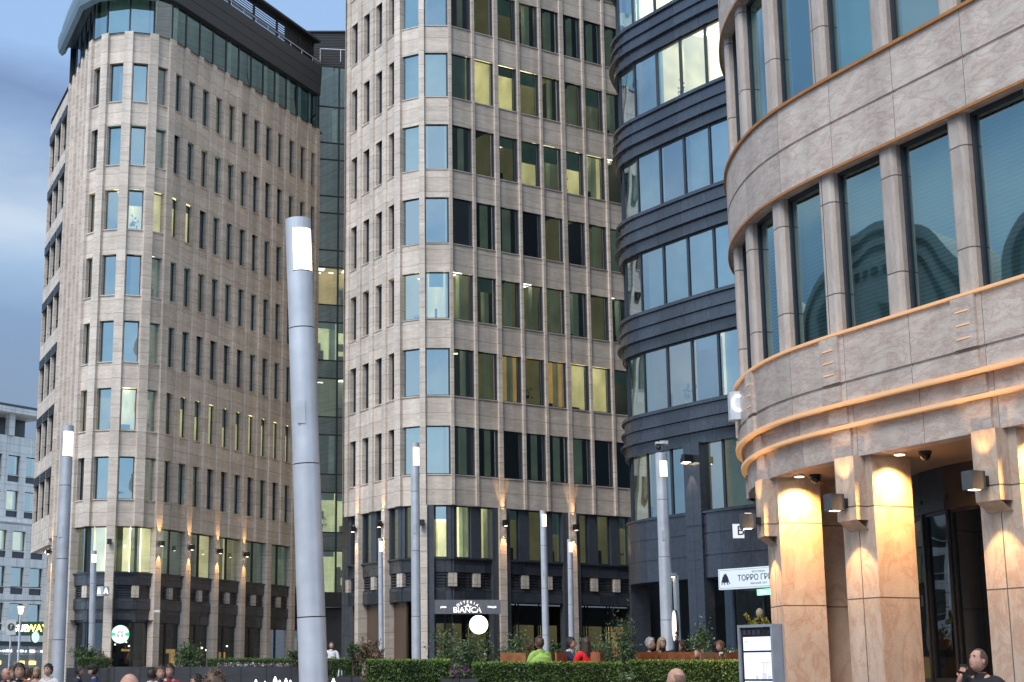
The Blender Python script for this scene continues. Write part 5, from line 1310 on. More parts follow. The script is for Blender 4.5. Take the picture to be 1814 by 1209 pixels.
LF = {'fresh': leaf_mat('lit_top_leaf', (0.10, 0.16, 0.02), (0.22, 0.32, 0.05)), 'hedge': leaf_mat('hedge_leaf', (0.022, 0.052, 0.010), (0.11, 0.19, 0.035)), 'shrub': leaf_mat('shrub_leaf', (0.03, 0.06, 0.025), (0.13, 0.19, 0.07)),  # fresh: lighter green that paints light on the hedge tops
      'jun': leaf_mat('juniper_leaf', (0.02, 0.05, 0.018), (0.08, 0.13, 0.05)), 'dry': leaf_mat('bronze_leaf', (0.07, 0.05, 0.03), (0.2, 0.13, 0.06)), 'yel': leaf_mat('yellow_leaf', (0.22, 0.2, 0.02), (0.5, 0.42, 0.05)),
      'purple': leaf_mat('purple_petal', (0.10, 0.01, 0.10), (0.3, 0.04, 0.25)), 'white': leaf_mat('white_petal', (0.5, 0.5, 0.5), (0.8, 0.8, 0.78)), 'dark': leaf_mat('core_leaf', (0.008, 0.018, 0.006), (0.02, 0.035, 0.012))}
BARK = plain('stem_bark', (0.09, 0.06, 0.04), 0.9); SOIL = plain('soil', (0.03, 0.025, 0.02), 0.95)
PLANT = stone('planter_granite', (0.05, 0.052, 0.058), (0.09, 0.09, 0.1), (0.1, 0.1, 0.1), pw=0.9, ph=1.2, vein_amt=0.05, rough=0.35)
def leaf(mb, c, s, rng, up=0.0, asp=0.5, m=0):
    a = Vector((rng.gauss(0, 1), rng.gauss(0, 1), rng.gauss(0, 1) + up)).normalized(); b_ = a.cross(Vector((rng.gauss(0, 1), rng.gauss(0, 1), rng.gauss(0, 1)))).normalized()
    mb.quad(c - a * s, c + b_ * s * asp, c + a * s, c - b_ * s * asp, m=m)
def hedge(label, x0, x1, y0, y1, z0, z1, n, rng, group='clipped hedges along the terrace', base=True):
    t = thing('hedge', label, 'hedge', ((x0 + x1) / 2, (y0 + y1) / 2, 0), 0, group)
    f = MB()
    for _ in range(n):
        k = rng.random(); e = abs(rng.gauss(0, 0.018))
        wob = 0.025 * math.sin(rng.random() * 50)
        x = rng.uniform(x0, x1); y = rng.uniform(y0, y1); z = rng.uniform(z0, z1)
        bump = 0.022 * noise.noise(Vector((x * 3, y * 3, z * 3)))
        if k < 0.58: y = y0 + e + bump
        elif k < 0.86: z = z1 - e + bump
        elif k < 0.93: x = x0 + e
        else: x = x1 - e
        # rounded shoulder
        dz = max(0, z - (z1 - 0.07)); 
        if k < 0.58: y += dz * dz * 6
        leaf(f, Vector((x, y, z)), rng.uniform(0.014, 0.032), rng, 0.3)
    bw(f, 'foliage', LF['hedge'], t)
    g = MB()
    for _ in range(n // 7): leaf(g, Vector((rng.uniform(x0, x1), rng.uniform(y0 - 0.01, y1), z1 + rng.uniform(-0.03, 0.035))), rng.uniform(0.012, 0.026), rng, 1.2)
    bw(g, 'lit_top_leaves', LF['fresh'], t)  # lighter leaves paint the light along the hedge's top
    c = MB(); c.box(x0 + 0.05, x1 - 0.05, y0 + 0.05, y1 - 0.05, z0, z1 - 0.05); bw(c, 'dark_core', LF['dark'], t)  # plain dark box filling the hedge behind the leaves
    if base:
        p = MB(); p.box(x0 - 0.08, x1 + 0.08, y0 - 0.12, y1 + 0.05, 0, z0); bw(p, 'planter', PLANT, t)
    return t
rv = random.Random(77)
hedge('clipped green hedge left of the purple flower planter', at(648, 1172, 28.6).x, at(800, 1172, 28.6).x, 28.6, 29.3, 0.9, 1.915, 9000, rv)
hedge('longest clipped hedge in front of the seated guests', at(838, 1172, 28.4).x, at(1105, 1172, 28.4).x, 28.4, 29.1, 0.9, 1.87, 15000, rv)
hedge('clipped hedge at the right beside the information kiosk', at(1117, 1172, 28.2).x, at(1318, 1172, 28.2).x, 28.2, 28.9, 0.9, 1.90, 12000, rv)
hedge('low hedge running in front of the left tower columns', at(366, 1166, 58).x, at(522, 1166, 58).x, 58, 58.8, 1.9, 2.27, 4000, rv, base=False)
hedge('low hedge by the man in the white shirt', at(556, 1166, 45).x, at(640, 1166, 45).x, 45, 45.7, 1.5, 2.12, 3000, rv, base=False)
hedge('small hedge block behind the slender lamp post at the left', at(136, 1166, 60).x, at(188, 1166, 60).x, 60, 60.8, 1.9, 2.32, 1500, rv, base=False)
def planter_wall(label, x0, x1, y0, y1, z1):
    m = MB(); m.box(x0, x1, y0, y1, 0, z1); o = m.build('planter_wall', PLANT); tag(o, label, 'wall'); return o
planter_wall('long dark granite planter wall below the left tower', at(196, 1180, 57.4).x, at(562, 1180, 57.4).x, 57.4, 59.0, 1.98)
planter_wall('dark planter wall behind the seated woman in black', at(552, 1185, 44.4).x, at(644, 1185, 44.4).x, 44.4, 46.0, 1.62)
planter_wall('dark planter block at the far left of the terrace', at(118, 1180, 59.4).x, at(190, 1180, 59.4).x, 59.4, 61.5, 1.95)
def flowers(label, x0, x1, y, z, cols, n, rng, cat='flowers', greens=True):
    t = thing('flower_bed', label, cat, ((x0 + x1) / 2, y, z)); 
    for nm, k in cols:
        f = MB()
        for _ in range(n):
            c = Vector((rng.uniform(x0, x1), y + rng.gauss(0, 0.1), z + abs(rng.gauss(0.04, 0.05)))); leaf(f, c, rng.uniform(0.015, 0.035), rng, 0, 0.8)
        bw(f, 'blossom', LF[k], t)
    if greens:
        f = MB()
        for _ in range(n * 2): leaf(f, Vector((rng.uniform(x0, x1), y + rng.gauss(0, 0.12), z + rng.uniform(-0.02, 0.09))), rng.uniform(0.02, 0.04), rng, 0.6)
        bw(f, 'foliage', LF['shrub'], t)
flowers('pale pink and white flowers on the long planter wall', at(385, 1178, 57.7).x, at(520, 1178, 57.7).x, 57.7, 1.99, [('b', 'white'), ('c', 'purple')], 260, rv)
def shrub(label, cx, cy, z0, z1, rx, ry, n, mat, rng, name='shrub', group=None, size=(0.02, 0.05), stems=7, upright=0.6, blossoms=0, clumps=9, cat='shrub'):
    """stems carrying clumps of small leaves, airy outline"""
    t = thing(name, label, cat, (cx, cy, z0), 0, group); st = MB(); f = MB(); h = z1 - z0
    cl = []
    for k in range(clumps):
        a = rng.uniform(0, 6.283); r = math.sqrt(rng.random()); zz = z0 + h * rng.uniform(0.3, 0.92)
        q = 1 - 0.45 * (zz - z0) / h
        cl.append((Vector((cx + rx * r * q * math.cos(a), cy + ry * r * q * math.sin(a), zz)), rng.uniform(0.45, 1.0)))
    for k in range(stems):
        c, w_ = cl[k % clumps]; b0 = Vector((cx + rng.gauss(0, rx * 0.15), cy + rng.gauss(0, ry * 0.15), z0)); mid = b0.lerp(c, 0.5) + Vector((0, 0, 0.05)); st.tube(b0, mid, 0.014, 0.010, n=6); st.tube(mid, c + Vector((0, 0, 0.12)), 0.010, 0.004, n=6)
    for i in range(n):
        c, w_ = cl[int(rng.random() * clumps)]
        d = Vector((rng.gauss(0, 1) * rx * 0.30, rng.gauss(0, 1) * ry * 0.30, rng.gauss(0, 1) * h * 0.13)) * w_
        p = c + d
        if p.z < z0: p.z = z0 + rng.random() * 0.1
        leaf(f, p, rng.uniform(*size), rng, upright, 0.4)
    # sprigs that stick out
    for k in range(int(clumps * 2.5)):
        c, w_ = cl[k % clumps]; d = Vector((rng.gauss(0, 0.5), rng.gauss(0, 0.3), rng.uniform(0.5, 1.2))).normalized(); e = c + d * h * rng.uniform(0.12, 0.26)
        st.tube(c, e, 0.005, 0.002, n=4)
        for q in range(14): leaf(f, c.lerp(e, rng.uniform(0.2, 1.05)) + Vector((rng.gauss(0, 0.02), rng.gauss(0, 0.02), 0)), rng.uniform(size[0], size[1] * 0.8), rng, 1.0, 0.4)
    bw(st, 'stem', BARK, t); bw(f, 'foliage', LF[mat], t)
    if blossoms:
        bl = MB()
        for k in range(blossoms):
            c, w_ = cl[k % clumps]; p = c + Vector((rng.gauss(0, rx * 0.3), -abs(rng.gauss(0, ry * 0.4)), rng.gauss(0, h * 0.14)))
            for q in range(5): leaf(bl, p + Vector((rng.gauss(0, 0.012), rng.gauss(0, 0.012), rng.gauss(0, 0.012))), 0.022, rng, 0, 0.8)
        bw(bl, 'blossom', LF['white'], t)
    return t
X = lambda px, Y: at(px, 1170, Y).x
Z = lambda py, Y: at(696, py, Y).z
shrub('wide grey-green shrub under the glowing disc', X(800, 33), 33, TER, Z(1126, 33), 0.75, 0.4, 3600, 'shrub', rv, blossoms=6, clumps=12)
shrub('wide bushy shrub right of the glowing disc', X(890, 33.6), 33.6, TER, Z(1122, 33.6), 0.62, 0.4, 3200, 'shrub', rv, blossoms=5, clumps=11)
shrub('upright dark juniper between the two front hedges', X(834, 28.9), 29.0, 0.9, Z(1120, 28.9), 0.26, 0.26, 3200, 'jun', rv, size=(0.015, 0.038), clumps=10)
shrub('tall fresh green juniper before the red-dressed woman', X(1102, 28.7), 28.8, 0.9, Z(1104, 28.7), 0.36, 0.3, 4600, 'jun', rv, size=(0.015, 0.04), clumps=13)
shrub('round bush behind the woman in red', X(1062, 33), 33.4, TER, Z(1124, 33), 0.35, 0.35, 2200, 'shrub', rv, clumps=8)
shrub('white-flowering bush at the foot of the dark pilaster', X(1240, 39), 39, TER, Z(1112, 39), 0.42, 0.35, 2600, 'shrub', rv, blossoms=26, clumps=10)
shrub('small leafy plant with white blossoms beside the kiosk', X(1296, 33), 33, 1.85, Z(1146, 33), 0.22, 0.15, 500, 'shrub', rv, blossoms=14, clumps=5, name='potted_plant', cat='plant')
shrub('sparse reddish bush left of the front hedge', X(657, 30.5), 30.5, 0.9, Z(1140, 30.5), 0.35, 0.3, 900, 'dry', rv, clumps=8)
shrub('dark low bush by the left edge of the middle tower', X(628, 44.6), 44.9, 1.6, Z(1145, 44.6), 0.32, 0.3, 900, 'jun', rv, clumps=6)
shrub('round green bush in front of the left tower columns', X(334, 59.5), 59.5, 1.3, Z(1143, 59.5), 0.62, 0.5, 2600, 'shrub', rv, size=(0.03, 0.07), clumps=9)
shrub('leafy bush behind the big left lamp post', X(145, 61), 61.8, 1.6, Z(1143, 61), 0.5, 0.5, 1200, 'shrub', rv, size=(0.03, 0.07), clumps=7)
shrub('loose bush by the left tower corner column', X(182, 61), 61.2, 1.6, Z(1148, 61), 0.35, 0.4, 800, 'dry', rv, size=(0.03, 0.06), clumps=6)
shrub('slim green bush half hidden by the thick lamp post', X(524, 57), 57, 1.9, Z(1145, 57), 0.28, 0.28, 800, 'shrub', rv, size=(0.03, 0.06), clumps=5)
shrub('low bush at the foot of the juniper with white buds', X(1100, 27.9), 27.9, 0.8, Z(1190, 27.9), 0.34, 0.2, 1000, 'shrub', rv, blossoms=7, clumps=6)
shrub('small potted olive bush behind the guest in green', X(979, 33.2), 33.2, TER + 0.4, Z(1140, 33.2), 0.17, 0.17, 500, 'shrub', rv, clumps=5, name='potted_plant', cat='plant')
shrub('bronze-leaved plant left of the guest in green', X(936, 33.2), 33.6, TER, Z(1140, 33.2), 0.15, 0.15, 350, 'dry', rv, clumps=5, name='potted_plant', cat='plant')
# purple flower planter
def box_planter(label, cx, cy, w, d, z0, z1):
    t = thing('flower_planter', label, 'planter', (cx, cy, z0)); m = MB(); m.box(-w / 2, w / 2, -d / 2, d / 2, 0, z1 - z0); m.build('trough', PLANT, t, bevel=0.01)
    s = MB(); s.box(-w / 2 + 0.04, w / 2 - 0.04, -d / 2 + 0.04, d / 2 - 0.04, z1 - z0, z1 - z0 + 0.02); s.build('soil', SOIL, t)
    return t
box_planter('low granite planter with purple flowers between the hedges', X(813, 27.6), 27.7, 0.62, 0.6, 0, Z(1203, 27.6))
flowers('purple petunias with white edging in the low planter', X(797, 27.6), X(832, 27.6), 27.6, Z(1198, 27.6), [('p', 'purple')], 200, rv)
box_planter('granite planter block beside the seated woman in black', X(624, 31), 31.2, 0.6, 0.8, 0, Z(1199, 31))
# inside the bay passage
def cabinet():
    t = thing('drawer_cabinet', 'brown drawer cabinet standing between the lit columns', 'cabinet', (X(1478, 29.5), 30.0, 0)); wd = plain('cabinet_wood', (0.22, 0.10, 0.06), 0.5)
    m = MB(); m.box(-0.35, 0.35, 0, 0.5, 0, 2.0); m.build('carcass', wd, t, bevel=0.01)
    for k in range(5):
        z = 0.25 + 0.34 * k; m = MB(); m.box(-0.33, 0.33, -0.02, 0, z, z + 0.31); d = m.build('drawer', wd, t); h_ = MB(); h_.box(-0.06, 0.06, -0.03, -0.02, z + 0.2, z + 0.25); h_.build('handle', M['black'], d)
    m = MB(); m.box(-0.36, 0.36, -0.02, 0.5, 2.0, 2.12); m.build('top', M['black'], t)
cabinet()
t = thing('flower_pot', 'orange pot with yellow-green plant on the drawer cabinet', 'plant pot', (X(1478, 29.5), 30.1, 2.12)); m = MB(); m.tube((0, 0, 0), (0, 0, 0.2), 0.2, 0.26, n=20); m.build('pot', plain('pot_orange', (0.5, 0.15, 0.06), 0.5), t)
f = MB()
for _ in range(260): leaf(f, Vector((rv.gauss(0, 0.16), rv.gauss(0, 0.12), 0.25 + abs(rv.gauss(0, 0.1)))), 0.035, rv, 0.8)
f.build('foliage', LF['yel'], t)
t = thing('dried_flower_stand', 'dried seed-head ball with yellow sprays rising above the kiosk', 'flower arrangement', (X(1347, 31), 31.0, 0))
m = MB(); m.tube((0, 0, 0), (0, 0, Z(1100, 31)), 0.06, 0.04); m.build('stand', M['black'], t); zb = Z(1087, 31)
m = MB(); m.ball((0.03, 0, zb), 0.075, 0.075, 0.10, n=16, rings=12); m.build('seed_head', plain('seed_head', (0.35, 0.28, 0.2), 0.9, scale=60, var=0.4), t)
f = MB()
for _ in range(240):
    q = rv.random(); leaf(f, Vector((-0.26 + 0.42 * q + rv.gauss(0, 0.015), rv.gauss(0, 0.04), zb - 0.12 + 0.12 * math.cos(q * 9) * (1 - q) + rv.gauss(0, 0.015))), 0.022, rv, 0.3)
for _ in range(100): leaf(f, Vector((rv.uniform(-0.2, 0.2), rv.gauss(0, 0.05), zb - 0.17 + rv.gauss(0, 0.02))), 0.025, rv, 0.3)
f.build('foliage', LF['yel'], t)

# ================================================================ TERRACE FURNITURE
WOOD = plain('teak_wood', (0.25, 0.075, 0.025), 0.45, scale=9, var=0.3, coat=0.2); WOOD2 = plain('teak_wood_light', (0.36, 0.14, 0.06), 0.45, scale=9, var=0.3, coat=0.2)
def make_chair(mat):
    t = thing('terrace_chair', 'chair', 'chair')
    m = MB(); m.box(-0.24, 0.24, -0.24, 0.24, 0.42, 0.46); m.build('seat', mat, t)
    m = MB(); m.box(-0.25, 0.25, -0.27, -0.235, 0.70, 1.0)
    m.box(-0.25, -0.21, -0.26, -0.22, 0.46, 0.7); m.box(0.21, 0.25, -0.26, -0.22, 0.46, 0.7); m.build('backrest', mat, t)
    for sx in (-1, 1):
        for sy in (-1, 1): m = MB(); m.box(sx * 0.22 - 0.02, sx * 0.22 + 0.02, sy * 0.21 - 0.02, sy * 0.21 + 0.02, 0, 0.42); m.build('leg', mat, t)
    return t
chairs = [(905, 31.9, 5, 1, 'chair at the far left behind the long hedge'), (952, 32.1, 72, 0, 'dark teak chair of the guest in green'), (973, 31.3, 60, 1, 'light teak chair right of the guest in green'), (990, 32.5, 100, 0, 'chair under the man in the navy suit'), (1049, 31.0, 60, 0, 'red teak chair of the woman in red'), (1070, 31.3, -8, 1, 'empty light chair right of the woman in red'),
          (1132, 31.0, 25, 0, 'chair beside the grey-haired woman'), (1166, 31.2, 8, 0, 'chair left of the camera-topped lamp post'), (1205, 31.0, -4, 0, 'chair right of the camera-topped lamp post'), (1240, 31.3, 35, 1, 'light chair before the white-flowering bush'), (1268, 33.5, 50, 0, 'chair of the man with short fair hair'), (1290, 31.6, 26, 0, 'last chair before the kiosk')]
protoA = make_chair(WOOD); protoB = make_chair(WOOD2); used = {0: False, 1: False}
for px, Y, rz, lt, lb in chairs:
    src = protoB if lt else protoA
    o = copy_tree(src) if used[lt] else src
    used[lt] = True; o.location = (X(px, Y), Y, TER); o.rotation_euler = (0, 0, R(rz)); o['label'] = lb; o['group'] = 'wooden chairs on the terrace'
def table(px, Y, label, w=0.7):
    t = thing('cafe_table', label, 'table', (X(px, Y), Y, TER), 0, 'tables on the terrace'); m = MB(); m.box(-w / 2, w / 2, -0.35, 0.35, 0.72, 0.75); m.build('tabletop', plain('table_top', (0.2, 0.2, 0.22), 0.4), t, bevel=0.005)
    m = MB(); m.tube((0, 0, 0.02), (0, 0, 0.72), 0.035); m.build('pedestal', M['black'], t); m = MB(); m.tube((0, 0, 0), (0, 0, 0.02), 0.22, n=24); m.build('foot', M['black'], t)
table(930, 31.9, 'table of the guest in green', 0.9); table(1018, 31.9, 'table between the man in the suit and the woman in red'); table(1168, 31.9, 'table of the grey-haired woman'); table(1255, 33.2, 'table of the man with short fair hair')
WH = plain('porcelain', (0.8, 0.8, 0.8), 0.25)
def cup(px, Y, label, r=0.05, h=0.07, z=1.85):
    t = thing('cup', label, 'cup', (X(px, Y), Y, z), 0, 'white cups on the terrace tables'); m = MB(); m.tube((0, 0, 0.01), (0, 0, h), r * 0.6, r, n=18); m.build('bowl', WH, t)
    m = MB(); m.tube((0, 0, 0), (0, 0, 0.01), r * 1.5, n=18); m.build('saucer', WH, t)
    m = MB(); 
    for k in range(6):
        a0 = R(-90 + k * 30); a1 = R(-60 + k * 30); m.tube((r * 0.9 + 0.025 * math.cos(a0), 0, h * 0.55 + 0.025 * math.sin(a0)), (r * 0.9 + 0.025 * math.cos(a1), 0, h * 0.55 + 0.025 * math.sin(a1)), 0.005, n=6)
    m.build('handle', WH, t)
cup(924, 31.6, 'white cup before the guest in green'); cup(1015, 31.6, 'large white cup between the suited man and the woman in red', 0.07, 0.09)
cup(1167, 31.6, 'white cup before the grey-haired woman', 0.05, 0.09)
def napkins(px, Y, label):
    t = thing('napkin_holder', label, 'napkin holder', (X(px, Y), Y, 1.85), R(15)); m = MB(); m.box(-0.06, 0.06, -0.03, 0.03, 0, 0.11); m.build('holder', WH, t); m = MB(); m.box(-0.05, 0.05, -0.02, 0.02, 0.11, 0.14); m.build('paper', M['white_p'], t)
napkins(903, 31.7, 'white napkin holder at the left end of the terrace table'); napkins(1155, 31.6, 'white box of napkins before the grey-haired woman')
cup(1280, 33.0, 'white cup near the man with short fair hair')

# ================================================================ FOUNTAIN JETS at the bottom
def fountain():
    t = thing('fountain', 'row of small white lit water jets at the bottom of the picture', 'fountain', (X(520, 38), 38, 0)); w = emit('lit_water', (0.85, 0.85, 1.0), 1.6, base=(0.8, 0.8, 0.9))
    m = MB(); m.box(X(440, 38), X(605, 38), 37.6, 38.6, 0, 0.85); bw(m, 'basin', PLANT, t)
    for px, top in ((454, 1204), (488, 1199), (496, 1205), (507, 1202), (515, 1205), (591, 1202), (470, 1207)):
        zt = Z(top, 38); m = MB(); x = X(px, 38)
        m.tube((x, 38, 0.85), (x, 38, zt - 0.1), 0.05, 0.045, n=8); m.tube((x, 38, zt - 0.1), (x, 38, zt), 0.05, 0.01, n=8); bw(m, 'jet', w, t)
fountain()
def handrail():
    t = thing('handrail', 'thin steel stair rails behind the seated woman in black', 'handrail', (X(603, 44), 44, 0))
    for px in (600.5, 605.5):
        m = MB(); x = X(px, 44); m.tube((x, 44, 0), (x, 44, Z(1188, 44)), 0.02, n=8); bw(m, 'post', M['steel'], t)
    m = MB(); m.tube((X(600.5, 44), 44, Z(1188, 44)), (X(600.5, 44), 43, Z(1188, 44) - 0.4), 0.02, n=8); bw(m, 'rail', M['steel'], t)
handrail()
for px, y, lb in ((313, 1, 'small white camera on the column above the second gap of the left tower')  ,):
    p = at(280, 1083, 86.0); t = thing('security_camera', 'small white camera on the first column right of the left tower corner', 'security camera', p); m = MB(); m.box(-0.16, 0.14, -0.3, -0.15, -0.07, 0.05); m.build('housing', M['white_p'], t); m = MB(); m.box(-0.02, 0.02, -0.16, 0.3, -0.02, 0.02); m.build('bracket', M['white_p'], t)
# ================================================================ PEOPLE
SKIN = [plain('skin_light', (0.46, 0.28, 0.21), 0.6, scale=26, var=0.16), plain('skin_rosy', (0.46, 0.25, 0.185), 0.6, scale=26, var=0.2), plain('skin_tan', (0.36, 0.215, 0.15), 0.6, scale=26, var=0.16)]
EYEW = plain('eye_white', (0.7, 0.68, 0.66), 0.3); EYED = plain('eye_dark', (0.03, 0.02, 0.02), 0.3); LIP = plain('lip', (0.36, 0.13, 0.11), 0.5)
def skin_mesh(pts, edges, rad, sub=1):
    bm = bmesh.new(); lay = bm.verts.layers.skin.verify(); vs = []
    for p, r in zip(pts, rad):
        v = bm.verts.new(p); v[lay].radius = (r, r) if not isinstance(r, tuple) else r; vs.append(v)
    vs[0][lay].use_root = True
    for a, b_ in edges: bm.edges.new((vs[a], vs[b_]))
    me = bpy.data.meshes.new('tmp'); bm.to_mesh(me); bm.free(); o = bpy.data.objects.new('tmp', me); C.objects.link(o)
    s = o.modifiers.new('s', 'SKIN'); s.branch_smoothing = 0.6; s.use_smooth_shade = True
    if sub: u = o.modifiers.new('u', 'SUBSURF'); u.levels = sub; u.render_levels = sub
    dg = bpy.context.evaluated_depsgraph_get(); r = bpy.data.meshes.new_from_object(o.evaluated_get(dg)); bpy.data.objects.remove(o); bpy.data.meshes.remove(me); return r
def head_mb(Mh, hair_style, mb, hb, seed=0):
    """face looks along +y of Mh; origin at the head's centre"""
    rg = random.Random(seed); W, D, Hh = 0.074, 0.094, 0.115; nu, nv = 26, 20
    def shape(u, v, grow=0.0):
        x = math.sin(v) * math.cos(u); y = math.sin(v) * math.sin(u); z = math.cos(v)
        X_, Y_, Z_ = x * (W + grow), y * (D + grow), z * (Hh + grow)
        if z < 0:
            k_ = math.sqrt(max(1e-6, 1 - (-z) ** 2.9) / max(1e-6, 1 - z * z)); k_ = min(k_, 1.35); X_ *= k_
            if y > 0: Y_ *= min(k_, 1.12)
            X_ *= 1 - 0.20 * (-z) ** 1.2; Z_ *= 1 - 0.05 * max(0, -z - 0.6)
            if y > 0: Y_ *= 1 - 0.06 * (-z)
            else: Y_ *= 1 - 0.38 * (-z) ** 1.1
        if y > 0.2:
            Y_ = min(Y_, (D + grow) * 0.93) if abs(x) < 0.6 else Y_
            k = max(0, 1 - abs(x) / 0.24)
            if -0.42 < z < 0.12: Y_ += 0.024 * k * (0.12 - z) / 0.54 * (1 if z > -0.34 else max(0, (0.42 + z) / 0.08))    # nose
            for s in (-1, 1):
                e = math.exp(-(((x - s * 0.40) / 0.2) ** 2 + ((z - 0.10) / 0.12) ** 2)); Y_ -= 0.010 * e        # eye sockets
            Y_ += 0.005 * math.exp(-((z - 0.28) / 0.1) ** 2)                                              # brow
            Y_ += 0.010 * math.exp(-(((z + 0.82) / 0.14) ** 2 + (x / 0.25) ** 2))                          # chin
        return Vector((X_, Y_, Z_))
    base = len(mb.v)
    for j in range(nv + 1):
        for i in range(nu): mb.v.append(tuple(Mh @ shape(2 * math.pi * i / nu, math.pi * j / nv)))
    for j in range(nv):
        for i in range(nu):
            i2 = (i + 1) % nu; mb.f.append((base + j * nu + i, base + (j + 1) * nu + i, base + (j + 1) * nu + i2, base + j * nu + i2)); mb.m.append(0); mb.sm.append(True); mb.uv.append([(0, 0)] * 4)
    def lump(mb_, c, rx, ry, rz, m, n=8):
        q = MB(); q.ball((0, 0, 0), rx, ry, rz, n=n, rings=6, m=m); k = len(mb_.v)
        mb_.v += [tuple(Mh @ (Vector(c) + Vector(v))) for v in q.v]; mb_.f += [tuple(a + k for a in f_) for f_ in q.f]; mb_.m += q.m; mb_.sm += q.sm; mb_.uv += q.uv
    for s in (-1, 1):
        lump(mb, (s * 0.030, 0.076, 0.010), 0.010, 0.008, 0.005, 1); lump(mb, (s * 0.030, 0.082, 0.010), 0.005, 0.004, 0.005, 2)
        lump(mb, (s * 0.072, -0.004, -0.005), 0.010, 0.018, 0.030, 0)
        lump(mb, (s * 0.030, 0.087, 0.030), 0.017, 0.006, 0.004, 2 if hair_style != 'fair' else 0)
    lump(mb, (0, 0.077, -0.058), 0.022, 0.009, 0.006, 3)
    if hb is None: return
    # hair cap
    g = {'bald': 0.003, 'ring': 0.005, 'crop': 0.005}.get(hair_style, 0.014)
    k0 = len(hb.v); idx = {}
    def keep_face(x, y, z):
        if hair_style == 'bald': return False
        if hair_style == 'ring': return z < 0.45 and z > -0.35 and y < 0.05
        if hair_style == 'crop': return (z > -0.32 and y < -0.02) or (z > 0.15 and y < 0.35) or (z > 0.80 and y < 0.6)
        lim = 0.55 if y > 0.35 else (-0.05 if y > -0.1 else -0.62)
        if hair_style == 'long': lim = 0.5 if y > 0.45 else (-0.4 if y > 0 else -0.9)
        if y > 0.45 and z > 0.38 and abs(x) < 0.75: return z > 0.52
        return z > lim
    for j in range(nv):
        for i in range(nu):
            u = 2 * math.pi * (i + 0.5) / nu; v = math.pi * (j + 0.5) / nv
            if not keep_face(math.sin(v) * math.cos(u), math.sin(v) * math.sin(u), math.cos(v)): continue
            ids = []
            for (a, b_) in ((i, j), (i, j + 1), ((i + 1) % nu, j + 1), ((i + 1) % nu, j)):
                if (a, b_) not in idx:
                    p = shape(2 * math.pi * a / nu, math.pi * b_ / nv, g); p *= 1 + 0.035 * (rg.random() - 0.4)
                    idx[(a, b_)] = len(hb.v); hb.v.append(tuple(Mh @ p))
                ids.append(idx[(a, b_)])
            hb.f.append(tuple(ids)); hb.m.append(0); hb.sm.append(True); hb.uv.append([(0, 0)] * 4)
    if hair_style == 'long':
        for k in range(46):
            a = rg.uniform(math.pi * 0.98, math.pi * 2.02); x = 0.07 * math.cos(a); y = 0.085 * math.sin(a)
            p0 = Mh @ Vector((x, y, 0.03)); p1 = Mh @ Vector((x * 1.25, y * 1.05 - 0.01, -0.14)); p2 = Mh @ Vector((x * 1.35 + rg.gauss(0, 0.01), y * 0.9 - 0.035, -0.30 + rg.gauss(0, 0.02)))
            hb.tube(p0, p1, 0.022, 0.022, n=6); hb.tube(p1, p2, 0.022, 0.009, n=6)
    if hair_style == 'bun':
        c = Mh @ Vector((0, -0.105, 0.03)); hb.ball(c, 0.04, 0.04, 0.04)
    if hair_style in ('short', 'fluffy'):
        for k in range(110):
            u = rg.uniform(0, 6.283); v = rg.uniform(0.05, 1.3)
            y = math.sin(v) * math.sin(u)
            if y > 0.35 and v > 0.95: continue
            p = shape(u, v, g * 0.8); q = p * (1.05 if hair_style == 'short' else 1.13) + Vector((rg.gauss(0, 0.012), rg.gauss(0, 0.012), 0)); hb.tube(Mh @ p, Mh @ q, 0.011, 0.005, n=5)
HAIRM = {}
def hairmat(c):
    if c not in HAIRM: HAIRM[c] = plain('hair_%d' % len(HAIRM), c, 0.55, scale=50, var=0.35)
    return HAIRM[c]
CLOTH = {}
def clothmat(c):
    if c not in CLOTH: CLOTH[c] = plain('cloth_%d' % len(CLOTH), c, 0.85, scale=14, var=0.18, bump=0.15)
    return CLOTH[c]
